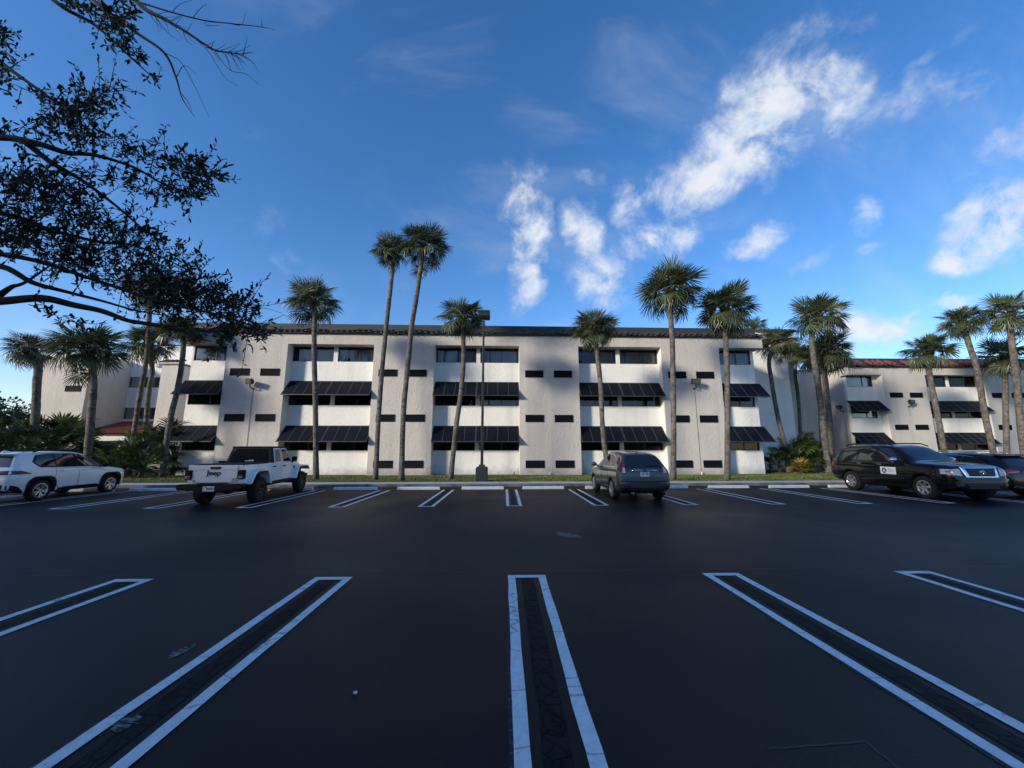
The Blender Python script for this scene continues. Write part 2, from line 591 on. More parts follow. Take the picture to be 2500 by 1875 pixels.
        n.inputs['Roughness'].default_value = .7
        L.new(mp.outputs[0], n.inputs['Vector'])
        r = N.new('ShaderNodeMapRange')
        r.inputs['From Min'].default_value = .5
        r.inputs['From Max'].default_value = .68
        L.new(n.outputs['Fac'], r.inputs['Value'])
        x = N.new('ShaderNodeMix')
        x.data_type = 'RGBA'
        x.inputs['B'].default_value = (*c3, 1)
        L.new(r.outputs[0], x.inputs['Factor'])
        L.new(mx.outputs['Result'], x.inputs['A'])
        L.new(x.outputs['Result'], b.inputs['Base Color'])
        bp = N.new('ShaderNodeBump')
        bp.inputs['Strength'].default_value = 1
        bp.inputs['Distance'].default_value = .05
        bp.invert = True
        L.new(n.outputs['Fac'], bp.inputs['Height'])
        L.new(bp.outputs[0], b.inputs['Normal'])
        return m
    M['bark'] = bark('palm_bark', (.165, .152, .136), (.080, .072, .063), (.024, .021, .019))
    M['boot'] = bark('palm_boots', (.10, .062, .038), (.06, .040, .028), (.025, .018, .014))
    M['lawn'] = mat('lawn_soil', (.05, .065, .018), .95, spec=.1, col2=(.09, .085, .035), nscale=1.3, space='World', bump=.6, bscale=40)
    M['grass'] = mat('grass_blade', (.10, .15, .028), .6, spec=.3, col2=(.16, .175, .05), nscale=.7, ndetail=4, space='World')
    M['soil'] = mat('planting_bed', (.03, .022, .016), .95, col2=(.05, .036, .026), nscale=6, space='World', bump=.8, bscale=20)


special_materials()


# ------------------------------------------------------------------ mesh helpers
class MB:
    def __init__(s):
        s.v, s.f, s.m = [], [], []
        s.mi = 0

    def add(s, vs, fs):
        o = len(s.v)
        s.v += [tuple(p) for p in vs]
        s.f += [tuple(i + o for i in f) for f in fs]
        s.m += [s.mi] * len(fs)
        return s

    def box(s, x0, x1, y0, y1, z0, z1):
        return s.add([(x0, y0, z0), (x1, y0, z0), (x1, y1, z0), (x0, y1, z0), (x0, y0, z1), (x1, y0, z1), (x1, y1, z1), (x0, y1, z1)],
                     [(0, 3, 2, 1), (4, 5, 6, 7), (0, 1, 5, 4), (1, 2, 6, 5), (2, 3, 7, 6), (3, 0, 4, 7)])

    def bar(s, p, q, w, h, up=(0, 0, 1)):
        p, q = Vector(p), Vector(q)
        d = (q - p).normalized()
        a = d.cross(Vector(up)).normalized() * (w / 2)
        b = a.cross(d).normalized() * (h / 2)
        return s.add([p - a - b, p + a - b, p + a + b, p - a + b, q - a - b, q + a - b, q + a + b, q - a + b],
                     [(0, 3, 2, 1), (4, 5, 6, 7), (0, 1, 5, 4), (1, 2, 6, 5), (2, 3, 7, 6), (3, 0, 4, 7)])

    def tube(s, path, rad, n=8, cap=True, wob=0.0, seed=0):
        path = [Vector(p) for p in path]
        rings = []
        ref = Vector((0.31, 0.95, 0.05))
        for i, p in enumerate(path):
            d = (path[min(i + 1, len(path) - 1)] - path[max(i - 1, 0)]).normalized()
            a = d.cross(ref)
            if a.length < .05:
                a = d.cross(Vector((1, 0, 0)))
            a.normalize()
            b = d.cross(a)
            r = rad[i] if hasattr(rad, '__len__') else rad
            ring = []
            for k in range(n):
                t = 2 * math.pi * k / n
                rr = r
                if wob:
                    rr = r * (1 + wob * mnoise.noise(Vector((math.cos(t) * 1.3 + seed, math.sin(t) * 1.3, i * .9))))
                ring.append(p + a * (rr * math.cos(t)) + b * (rr * math.sin(t)))
            rings.append(ring)
        vs = [q for r in rings for q in r]
        fs = []
        for i in range(len(path) - 1):
            for k in range(n):
                k2 = (k + 1) % n
                fs.append((i * n + k, i * n + k2, (i + 1) * n + k2, (i + 1) * n + k))
        if cap:
            fs.append(tuple(range(n))[::-1])
            fs.append(tuple((len(path) - 1) * n + k for k in range(n)))
        return s.add(vs, fs)

    def prism(s, poly, a0, a1, axis='y'):
        """extrude a 2D outline; axis y: outline is (x,z); axis x: (y,z); axis z: (x,y)"""
        n = len(poly)
        f = {'y': lambda p, a: (p[0], a, p[1]), 'x': lambda p, a: (a, p[0], p[1]), 'z': lambda p, a: (p[0], p[1], a)}[axis]
        vs = [f(p, a0) for p in poly] + [f(p, a1) for p in poly]
        fs = [tuple(range(n)), tuple(range(2 * n - 1, n - 1, -1))]
        for i in range(n):
            j = (i + 1) % n
            fs.append((i, i + n, j + n, j))
        return s.add(vs, fs)

    def lathe(s, prof, n=24, axis='y', c=(0, 0, 0)):
        """profile of (radius, along-axis)"""
        vs, fs = [], []
        for (r, a) in prof:
            for k in range(n):
                t = 2 * math.pi * k / n
                x, z = r * math.cos(t), r * math.sin(t)
                p = {'y': (x, a, z), 'z': (x, z, a), 'x': (a, x, z)}[axis]
                vs.append((p[0] + c[0], p[1] + c[1], p[2] + c[2]))
        for i in range(len(prof) - 1):
            for k in range(n):
                k2 = (k + 1) % n
                fs.append((i * n + k, i * n + k2, (i + 1) * n + k2, (i + 1) * n + k))
        return s.add(vs, fs)

    def ball(s, c, rx, ry, rz, n=10, m=7):
        vs = [(c[0], c[1], c[2] - rz)]
        fs = []
        for i in range(1, m):
            p = math.pi * i / m
            for k in range(n):
                t = 2 * math.pi * k / n
                vs.append((c[0] + rx * math.sin(p) * math.cos(t), c[1] + ry * math.sin(p) * math.sin(t), c[2] - rz * math.cos(p)))
        vs.append((c[0], c[1], c[2] + rz))
        for k in range(n):
            k2 = (k + 1) % n
            fs.append((0, 1 + k2, 1 + k))
            fs.append((len(vs) - 1, 1 + (m - 2) * n + k, 1 + (m - 2) * n + k2))
            for i in range(m - 2):
                fs.append((1 + i * n + k, 1 + i * n + k2, 1 + (i + 1) * n + k2, 1 + (i + 1) * n + k))
        return s.add(vs, fs)

    def mesh(s, name, mats, smooth=False):
        me = bpy.data.meshes.new(name)
        me.from_pydata(s.v, [], s.f)
        for m in (mats if isinstance(mats, (list, tuple)) else [mats]):
            me.materials.append(m)
        if s.mi or any(s.m):
            me.polygons.foreach_set('material_index', s.m)
        if smooth:
            me.polygons.foreach_set('use_smooth', [True] * len(me.polygons))
        me.update()
        return me

    def build(s, name, mats, parent=None, smooth=False, bevel=0, loc=None):
        return link(name, s.mesh(name, mats, smooth), parent, loc, bevel)


def link(name, me, parent=None, loc=None, bevel=0):
    o = bpy.data.objects.new(name, me)
    COL.objects.link(o)
    if parent is not None:
        o.parent = parent
    if loc is not None:
        o.location = loc
    if bevel:
        b = o.modifiers.new('bevel', 'BEVEL')
        b.width = bevel
        b.segments = 2
        b.limit_method = 'ANGLE'
        b.angle_limit = R(40)
        me.polygons.foreach_set('use_smooth', [True] * len(me.polygons))
        w = o.modifiers.new('wn', 'WEIGHTED_NORMAL')
        w.keep_sharp = True
    return o


def thing(name, label, cat, loc=(0, 0, 0), rz=0.0, group=None):
    o = bpy.data.objects.new(name, None)
    COL.objects.link(o)
    o.empty_display_size = .2
    o.location = loc
    o.rotation_euler = (0, 0, rz)
    return tag(o, label, cat, group)


def tag(o, label, cat, group=None):
    o['label'] = label
    o['category'] = cat
    if group:
        o['group'] = group
    return o


def struct(o, kind='structure'):
    o['kind'] = kind
    return o


def spline(pts, n):
    """Catmull-Rom through points, n samples per span"""
    pts = [Vector(p) for p in pts]
    out = []
    for i in range(len(pts) - 1):
        p0 = pts[i - 1] if i else pts[0] * 2 - pts[1]
        p1, p2 = pts[i], pts[i + 1]
        p3 = pts[i + 2] if i + 2 < len(pts) else pts[-1] * 2 - pts[-2]
        for k in range(n):
            t = k / n
            out.append(.5 * ((2 * p1) + (p2 - p0) * t + (2 * p0 - 5 * p1 + 4 * p2 - p3) * t * t + (3 * p1 - p0 - 3 * p2 + p3) * t ** 3))
    out.append(pts[-1])
    return out


# ------------------------------------------------------------------ ground, car park, pavement, lawn
def lawn_z(x, y):
    yb = 20.1 + .022 * x
    t = min(max((y - yb) / 7.0, 0), 1)
    return .10 * (1 - t)


def build_ground():
    b = MB()
    b.add([(-700, -700, -.06), (700, -700, -.06), (700, 900, -.06), (-700, 900, -.06)], [(0, 1, 2, 3)])
    struct(b.build('ground', M['lawn']))
    b = MB()
    b.add([(-260, -200, 0), (260, -200, 0), (260, 24.7, 0), (-260, 13.3, 0)], [(0, 1, 2, 3)])
    lot = struct(b.build('asphalt', M['asphalt']))

    # hairpin markings
    def hairpin(x, w, y0, y1, closed_at, lw=.1):
        ya, yb = min(y0, y1), max(y0, y1)
        rnd = random.Random(int(x * 100))
        j = lambda: rnd.uniform(-.006, .006)
        n = 14
        b = MB()

        def strip(xa, xb):
            vs, fs = [], []
            for i in range(n + 1):
                y = ya + (yb - ya) * i / n
                vs += [(xa + j(), y, .006), (xb + j(), y, .006)]
            fs = [(2 * i, 2 * i + 1, 2 * i + 3, 2 * i + 2) for i in range(n)]
            b.add(vs, fs)
        strip(x, x + lw)
        strip(x + w - lw, x + w)
        yc = y1
        s = 1 if y1 < y0 else -1
        b.add([(x + lw, yc, .006), (x + w - lw, yc, .006), (x + w - lw, yc + s * lw * 1.1, .006), (x + lw, yc + s * lw * 1.1, .006)], [(0, 1, 2, 3)])
        b.build('painted_line', M['paint'], lot)
        c = MB()
        vs = []
        cx = x + w / 2
        for i in range(41):
            y = ya + .12 + (yb - ya - .24) * i / 40
            hw = .085 + .02 * mnoise.noise(Vector((x, y * 2.2, 0)))
            hw2 = .085 + .02 * mnoise.noise(Vector((x + 9, y * 2.2, 0)))
            vs += [(cx - hw, y, .003), (cx + hw2, y, .003)]
        c.add(vs, [(2 * i, 2 * i + 1, 2 * i + 3, 2 * i + 2) for i in range(40)])
        c.build('crazed_strip', M['crazed'], lot)
        d = MB()
        vs = []
        for i in range(31):
            y = ya + .05 + (yb - ya - .1) * i / 30
            vs += [(x - .028 - .014 * mnoise.noise(Vector((y * 3, x, 2))), y, .003), (x + .01, y, .003)]
        d.add(vs, [(2 * i, 2 * i + 1, 2 * i + 3, 2 * i + 2) for i in range(30)])
        d.build('old_paint_edge', M['old_paint'], lot)
    for x in (-10.7, -7.97, -5.29, -2.61, .06, 2.83, 5.66, 8.45, 11.2):
        hairpin(x, .52, .2 if abs(x) < 4 else -.5, 5.79 + .012 * x, 1)
    for x in (-24.4, -21.7, -19.0, -16.25, -13.53, -10.82, -8.14, -5.4, -2.67, .07, 2.82, 5.72, 8.6, 11.53, 14.4, 17.2, 20.0, 22.8):
        hairpin(x, .5, 17.45 + .028 * x, 12.47 + .026 * x, 0)
    # tar seam across the lot and the cut patch at lower right
    b = MB()
    vs = []
    for i in range(161):
        x = -16 + 32 * i / 160
        y = 5.98 + .012 * x + .02 * mnoise.noise(Vector((x * 1.5, 0, 3)))
        w = .010 + .012 * abs(mnoise.noise(Vector((x * 2.5, 5, 0))))
        vs += [(x, y - w, .002), (x, y + w, .002)]
    b.add(vs, [(2 * i, 2 * i + 1, 2 * i + 3, 2 * i + 2) for i in range(160)])
    b.build('tar_seam', M['seam'], lot)
    b = MB()
    q = [gnd(1874, 1829), gnd(2112, 1811), gnd(2300, 1960), gnd(1960, 1985)]
    for i in range(3):
        p0, p1 = q[i], q[(i + 1) % 4]
        d = (p1 - p0).normalized()
        s = Vector((-d.y, d.x, 0)) * .008
        vs = []
        for k in range(13):
            c = p0.lerp(p1, k / 12) + s * (1.5 * mnoise.noise(Vector((k * .7, i, 0))))
            vs += [tuple((c - s).to_2d()) + (.002,), tuple((c + s).to_2d()) + (.002,)]
        b.add(vs, [(2 * k, 2 * k + 1, 2 * k + 3, 2 * k + 2) for k in range(12)])
    b.build('patch_joint', M['seam'], lot)
    # pale scuffs
    for pts, w in ([[(415, 1608), (440, 1592), (478, 1572)], .05], [[(285, 1788), (310, 1765), (345, 1752)], .07], [[(1360, 1300), (1390, 1308), (1420, 1312)], .18]):
        g = [gnd(*p) for p in pts]
        g = spline(g, 6)
        b = MB()
        vs = []
        for i, p in enumerate(g):
            d = (g[min(i + 1, len(g) - 1)] - g[max(i - 1, 0)]).normalized()
            s = Vector((-d.y, d.x, 0)) * w * (.25 + .75 * math.sin(math.pi * i / (len(g) - 1))) * (1 + .5 * mnoise.noise(Vector((i * 1.1, w * 9, 0))))
            vs += [(p.x - s.x, p.y - s.y, .004), (p.x + s.x, p.y + s.y, .004)]
        b.add(vs, [(2 * i, 2 * i + 1, 2 * i + 3, 2 * i + 2) for i in range(len(g) - 1)])
        b.build('scuff_mark', M['scuff'], lot)
    # pebble
    b = MB()
    p = gnd(867, 1694)
    b.ball((p.x, p.y, .008), .016, .012, .010, 7, 5)
    tag(b.build('pebble', M['sticker'], smooth=True), 'tiny white pebble lying on the black asphalt in the foreground', 'pebble')

    # pavement: kerb and slabs
    b = MB()
    prof = [(0, 0), (.005, .10), (.03, .125), (.15, .128), (.15, 0)]
    b.prism(prof, -62, 62, 'x')
    pav = struct(b.build('pavement', M['kerb'], loc=(0, 18.88, 0)))
    pav.rotation_euler.z = math.atan(.022)
    me = MB().box(-.79, .79, .16, 1.27, .02, .128).mesh('slab', M['concrete'])
    n = 38
    for i in range(-n, n):
        s = link('slab', me, pav, loc=(-1.0 + i * 1.6, 0, random.Random(i).uniform(-.003, .004)), bevel=.008)
        s.rotation_euler.x = random.Random(i + 99).uniform(-.004, .004)
    # lawn between pavement and buildings
    b = MB()
    xs = [-62 + i * 2 for i in range(63)]
    ys = [0, .6, 1.5, 3, 5, 7.0, 9, 14, 25, 40]
    vs = []
    for x in xs:
        for d in ys:
            y = 20.1 + .022 * x + d
            z = .12 if d == 0 else lawn_z(x, y) + (.015 * mnoise.noise(Vector((x * .4, y * .4, 0))) if 0 < d < 9 else 0)
            vs.append((x, y, z))
    k = len(ys)
    b.add(vs, [(i * k + j, (i + 1) * k + j, (i + 1) * k + j + 1, i * k + j + 1) for i in range(len(xs) - 1) for j in range(k - 1)])
    struct(b.build('lawn', M['lawn'], smooth=True))
    rnd = random.Random(5)
    b = MB()
    for i in range(52000):
        x = rnd.uniform(-26, 27)
        t = rnd.random()
        y = 20.14 + .022 * x + t * (6.9 if x < 19.3 else 9.5)
        if -23.0 < x < 19.4 and y > 27.1 + .014 * x:
            continue
        z = lawn_z(x, y) - .005
        if mnoise.noise(Vector((x * .9, y * .9, 4))) < -.38:
            continue
        h = rnd.uniform(.025, .065) * (1.25 if t > .85 else 1)
        a = rnd.uniform(0, math.pi)
        w = rnd.uniform(.012, .022)
        lx, ly = rnd.gauss(0, .02), rnd.gauss(0, .02)
        b.add([(x - w * math.cos(a), y - w * math.sin(a), z), (x + w * math.cos(a), y + w * math.sin(a), z), (x + lx, y + ly, z + h)], [(0, 1, 2)])
    g = struct(b.build('grass', M['grass']), 'stuff')
    tag(g, 'short mown grass along the pavement in front of the buildings', 'grass')


build_ground()


def build_stops():
    prof = [(-.075, 0), (-.07, .085), (-.035, .118), (.035, .118), (.07, .085), (.075, 0)]
    lab = {-17.55: 'white concrete wheel stop under the nose of the white crossover at far left',
           -15.0: 'white concrete wheel stop between the white crossover and the white pickup truck',
           -12.15: 'white concrete wheel stop behind the left rear wheel of the white pickup truck',
           -9.25: 'white concrete wheel stop in front of the white pickup truck',
           -6.5: 'white concrete wheel stop in the first empty bay right of the pickup truck',
           -3.77: 'white concrete wheel stop in the second empty bay right of the pickup truck',
           -.95: 'white concrete wheel stop in front of the lamp post plinth',
           1.75: 'white concrete wheel stop in the empty bay left of the grey-green car',
           4.6: 'white concrete wheel stop under the nose of the grey-green car',
           7.45: 'white concrete wheel stop just right of the grey-green car',
           10.3: 'white concrete wheel stop in the second empty bay right of the grey-green car',
           13.18: 'white concrete wheel stop in the empty bay beside the black signed SUV',
           16.05: 'white concrete wheel stop at the rear wheels of the black signed SUV',
           18.9: 'white concrete wheel stop in front of the black car at the right edge'}
    for x, l in lab.items():
        rnd = random.Random(int(x * 10))
        b = MB()
        n = 12
        L = .94
        vs, fs = [], []
        for i in range(n + 1):
            xx = -L + 2 * L * i / n
            for (y, z) in prof:
                e = .02 if i in (0, n) and z > .05 else 0
                vs.append((xx * (1 - e), y + rnd.uniform(-.003, .003), z + (rnd.uniform(-.004, .004) if z else 0)))
        k = len(prof)
        for i in range(n):
            for j in range(k - 1):
                fs.append((i * k + j, (i + 1) * k + j, (i + 1) * k + j + 1, i * k + j + 1))
        fs += [tuple(range(k)), tuple(n * k + j for j in range(k))[::-1]]
        b.add(vs, fs)
        o = b.build('wheel_stop', M['stop'], loc=(x, 17.72 + .03 * x, .0005))
        o.rotation_euler.z = .022 + rnd.uniform(-.01, .01)
        tag(o, l, 'wheel stop', 'white wheel stops along the far row of bays')


build_stops()


# ------------------------------------------------------------------ buildings
RD = .72                                            # depth of the window recesses
FZ0, FZ1 = 9.19, 9.97                               # fascia
SILLS = [(1.66, 2.92), (4.86, 6.12), (8.07, 9.30)]  # window bands
_shared = {}


def tile_mesh(key, mt):
    if key in _shared:
        return _shared[key]
    b = MB()
    n = 8
    rows = [(-.24, .19, 10.03), (.10, .182, 10.17), (.46, .17, 10.33)]
    vs = []
    for (y, r, z) in rows:
        for k in range(n + 1):
            t = math.pi * k / n
            vs.append((r * math.cos(t), y, z + r * .8 * math.sin(t)))
    fs = []
    for i in range(2):
        for k in range(n):
            fs.append((i * (n + 1) + k, i * (n + 1) + k + 1, (i + 1) * (n + 1) + k + 1, (i + 1) * (n + 1) + k))
    b.add(vs, fs)
    # rim thickness at the front edge
    vs, fs = [], []
    for k in range(n + 1):
        t = math.pi * k / n
        vs += [(.19 * math.cos(t), -.24, 10.03 + .152 * math.sin(t)), (.155 * math.cos(t), -.238, 10.03 + .120 * math.sin(t)), (.155 * math.cos(t), -.12, 10.08 + .120 * math.sin(t))]
    for k in range(n):
        fs += [(3 * k, 3 * k + 3, 3 * k + 4, 3 * k + 1), (3 * k + 1, 3 * k + 4, 3 * k + 5, 3 * k + 2)]
    b.add(vs, fs)
    b.mi = 1
    b.add([(.15 * math.cos(math.pi * k / n), -.17, 10.055 + .085 * math.sin(math.pi * k / n)) for k in range(n + 1)], [tuple(range(n + 1))])
    _shared[key] = b.mesh('tile', [mt, M['mortar']], True)
    return _shared[key]


def make_window(parent, x0, x1, z0, z1, y, split=.55, curtain=((0, 1),), name='window', cm='curtain'):
    b = MB()
    t = .05
    b.box(x0, x1, y, y + .09, z0, z0 + t)
    b.box(x0, x1, y, y + .09, z1 - t, z1)
    b.box(x0, x0 + t, y, y + .09, z0 + t, z1 - t)
    b.box(x1 - t, x1, y, y + .09, z0 + t, z1 - t)
    xm = x0 + (x1 - x0) * split
    b.box(xm - .035, xm + .035, y + .01, y + .08, z0 + t, z1 - t)
    w = b.build(name, M['bronze'], parent)
    for (a, c, dy) in ((x0 + t, xm - .035, .035), (xm + .035, x1 - t, .055)):
        MB().box(a, c, y + dy, y + dy + .008, z0 + t, z1 - t).build('pane', M['glass'], w)
    for (f0, f1) in curtain:
        a, c = x0 + t + (x1 - x0 - 2 * t) * f0, x0 + t + (x1 - x0 - 2 * t) * f1
        n = max(4, int((c - a) / .055))
        vs = []
        rnd = random.Random(int(x0 * 77))
        for i in range(n + 1):
            x = a + (c - a) * i / n
            yy = y + .20 + (.022 if i % 2 else -.022) + rnd.uniform(-.006, .006)
            vs += [(x, yy, z0 + t), (x, yy, z1 - .22)]
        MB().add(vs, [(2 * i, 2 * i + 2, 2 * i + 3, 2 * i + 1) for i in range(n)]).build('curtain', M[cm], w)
    return w


def make_awning(parent, x0, x1, zt, groups=2, per=4, openside=0):
    """sloped sun screen: tube frame with ribs, dark mesh panels"""
    yt, yb = RD - .03, -.38
    zb = zt - 1.12
    b = MB()
    d = Vector((0, yb - yt, zb - zt))
    P = lambda x, t: Vector((x, yt, zt)) + d * t
    b.bar((x0, yt, zt), (x1, yt, zt), .05, .05)
    b.bar((x0 - .03, yb, zb), (x1 + .03, yb, zb), .06, .06)
    w = (x1 - x0) / groups
    nrm = Vector((0, d.z, -d.y)).normalized()
    pans = []
    for g in range(groups):
        a = x0 + g * w + (.035 if g else 0)
        c = x0 + (g + 1) * w - (.035 if g < groups - 1 else 0)
        for i in range(per + 1):
            x = a + (c - a) * i / per
            b.bar(P(x, .0), P(x, 1), .045, .05, up=(1, 0, 0))
            if i < per:
                pans.append((x + .022, a + (c - a) * (i + 1) / per - .022))
    for x in (x0, x1):
        b.bar((x, yb, zb), (x, RD - .02, zb + .05), .035, .035)
    o = b.build('awning', M['awn_frame'], parent)
    for (a, c) in pans:
        q = [P(a, .02), P(c, .02), P(c, .98), P(a, .98)]
        e = Vector((0, d.z, -d.y)).normalized() * .006
        MB().add([p - e for p in q] + [p + e for p in q], [(0, 1, 2, 3), (7, 6, 5, 4), (0, 4, 5, 1), (1, 5, 6, 2), (2, 6, 7, 3), (3, 7, 4, 0)]).build('panel', M['awn_panel'], o)
    return o


def make_vent(parent, x0, z0, w=1.31, h=.51):
    b = MB()
    t = .035
    b.box(x0, x0 + w, -.045, .0, z0, z0 + t)
    b.box(x0, x0 + w, -.045, .0, z0 + h - t, z0 + h)
    b.box(x0, x0 + t, -.045, .0, z0 + t, z0 + h - t)
    b.box(x0 + w - t, x0 + w, -.045, .0, z0 + t, z0 + h - t)
    n = 11
    for i in range(n):
        z = z0 + t + (h - 2 * t) * (i + .5) / n
        b.add([(x0 + t, -.032, z - .016), (x0 + w - t, -.032, z - .016), (x0 + w - t, -.012, z + .020), (x0 + t, -.012, z + .020)], [(0, 1, 2, 3)])
    b.box(x0 + t, x0 + w - t, -.008, 0, z0 + t, z0 + h - t)
    return b.build('vent', M['vent'], parent)


def make_wing(root, xl, xr, recs, vents, tile, depth, curt, seed, left_white=True, ts=1.0):
    """three storeys: tan piers, white window bays, sun screens, tile eave and dark parapet"""
    rnd = random.Random(seed)
    edges = []
    prev = xl
    for (a, c, kind) in recs:
        if kind != 'left':
            edges.append((prev, a))
        prev = c
    if recs[-1][2] != 'right':
        edges.append((prev, xr))
    for (a, c) in edges:
        MB().box(a, c, 0, RD + .3, -.3, FZ0).build('pier', M['tan'], root)
        for (x, s) in ((a, -1), (c, 1)):
            if abs(x - xl) > .01 and abs(x - xr) > .01:
                MB().box(min(x, x + s * .014), max(x, x + s * .014), .02, RD, -.3, FZ0).build('return_wall', M['white'], root)
    MB().box(xl, xr, 0, RD + .3, FZ0, FZ1).build('fascia', M['tan'], root)
    for ri, (a, c, kind) in enumerate(recs):
        xa, xc = a + (.014 if kind != 'left' else .28), c - (.014 if kind != 'right' else .25)
        zs = [-.3] + [z for s in SILLS for z in s]
        for (z0, z1) in ((-.3, SILLS[0][0]), (SILLS[0][1], SILLS[1][0]), (SILLS[1][1], SILLS[2][0])):
            MB().box(xa, xc, RD, RD + .25, z0, z1).build('spandrel', M['white'], root)
        for fl, (z0, z1) in enumerate(SILLS):
            if fl == 2:
                z1 = FZ0 + .05
            wins = []
            if kind == 'full':
                xm = (xa + xc) / 2 + .06
                MB().box(xm - .15, xm + .15, RD + .01, RD + .24, z0, z1).build('mullion_wall', M['white'], root)
                wins = [(xa + .02, xm - .15), (xm + .15, xc - .02)]
            elif kind == 'left':
                MB().box(xc - .34, xc, RD + .01, RD + .24, z0, z1).build('mullion_wall', M['white'], root)
                MB().box(xa, xa + .12, RD + .0, RD + .24, z0, z1).build('mullion_wall', M['white'], root)
                wins = [(xa + .12, xc - .34)]
            else:
                MB().box(xa, xa + .3, RD + .01, RD + .24, z0, z1).build('mullion_wall', M['white'], root)
                MB().box(xc - .22, xc, RD + .0, RD + .24, z0, z1).build('mullion_wall', M['white'], root)
                wins = [(xa + .3, xc - .22)]
            for (p, q) in wins:
                cu = curt.get((ri, len([0 for _ in wins if _[0] < p]), fl))
                if cu is None:
                    cu = ((0, 1),) if rnd.random() < .6 else ((0, rnd.uniform(.3, .6)),)
                make_window(root, p, q, z0, z1, RD + .06, split=.56 if kind != 'left' else .62, curtain=cu, cm='curtain' if fl == 2 else 'curtain_shaded')
        for zt in (3.39, 6.60):
            if kind == 'full':
                make_awning(root, a + .05, c - .05, zt)
            elif kind == 'left':
                make_awning(root, a + .1, c - .05, zt, 1, 4)
            else:
                make_awning(root, a + .05, c - .02, zt, 1, 4)
    for (x, row) in vents:
        make_vent(root, x, (.48, 3.65, 6.86)[row])
    # interior behind the glass, side walls, back
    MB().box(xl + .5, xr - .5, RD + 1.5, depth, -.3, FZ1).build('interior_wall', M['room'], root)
    sm = M['white'] if left_white else M['tan']
    MB().box(xl + .28, xl + .5, RD + .25, depth, -.3, FZ1 - .01).build('side_wall', sm, root)
    MB().box(xr - .5, xr - .25, RD + .25, depth, -.3, FZ1 - .01).build('side_wall', M['white'], root)
    # roof: eave slab, tiles, parapet
    b = MB()
    b.add([(xl - .02, -.2, 9.985), (xr + .02, -.2, 9.985), (xr + .02, .5, 9.98 + .32 * ts), (xl - .02, .5, 9.98 + .32 * ts), (xl - .02, -.2, 9.972), (xr + .02, -.2, 9.972), (xr + .02, .5, 9.972), (xl - .02, .5, 9.972)],
          [(0, 1, 2, 3), (4, 7, 6, 5), (0, 4, 5, 1), (1, 5, 6, 2), (3, 7, 4, 0)])
    roof = b.build('roof', M['bronze'], root)
    me = tile_mesh(tile, M[tile])
    n = int((xr - xl) / .40)
    for i in range(n):
        o = link('tile', me, roof, loc=(xl + .2 + i * (xr - xl - .4) / (n - 1), rnd.uniform(-.012, .012), rnd.uniform(-.006, .006) + 9.985 * (1 - ts)))
        o.scale.z = ts
        o.rotation_euler = (rnd.uniform(-.02, .02), 0, rnd.uniform(-.025, .025))
    b = MB()
    b.prism([(.5, 9.98), (.5, 10.0 + .34 * ts), (.62, 10.72 + .18 * ts), (.9, 10.72 + .18 * ts), (.9, 9.98)], xl + .1, xr - .1, 'x')
    b.box(xl + .1, xr - .1, .9, depth, 10.0, 10.2)
    b.build('parapet', M['roof_grey'], root)
    return roof


def build_main():
    A = thing('office_building', 'long three-storey tan and white building in the centre with brown roof tiles', 'building', (0, 27.2, 0), .0157)
    recs = [(-22.85, -19.66, 'left'), (-15.46, -9.37, 'full'), (-5.06, 1.08, 'full'), (5.39, 11.55, 'full'), (15.9, 19.2, 'right')]
    vents = []
    for c in (-19.66, -9.37, 1.08, 11.55):
        for dx in (.41, 2.49):
            for row in (0, 1, 2):
                vents.append((c + dx, row))
    full = ((0, 1),)
    curt = {(0, 0, 2): full, (1, 0, 2): ((.2, 1),), (1, 1, 2): ((.0, .22), (.27, 1)), (2, 0, 2): ((.1, .52), (.56, 1)), (2, 1, 2): ((.0, .22), (.27, .97)),
            (3, 0, 2): ((.55, 1),), (3, 1, 2): ((.0, .12), (.18, 1)), (4, 0, 2): full}
    make_wing(A, -22.85, 19.27, recs, vents, 'tile_dark', 14, curt, 3)
    # set-back end wall, in the shade of the front block
    MB().box(19.32, 25.3, 5.4, 9.0, -.3, 9.75).build('end_wall', M['white'], A)
    MB().box(19.32, 24.0, 5.42, 9.0, 9.75, 12.1).build('raised_parapet', M['white'], A)


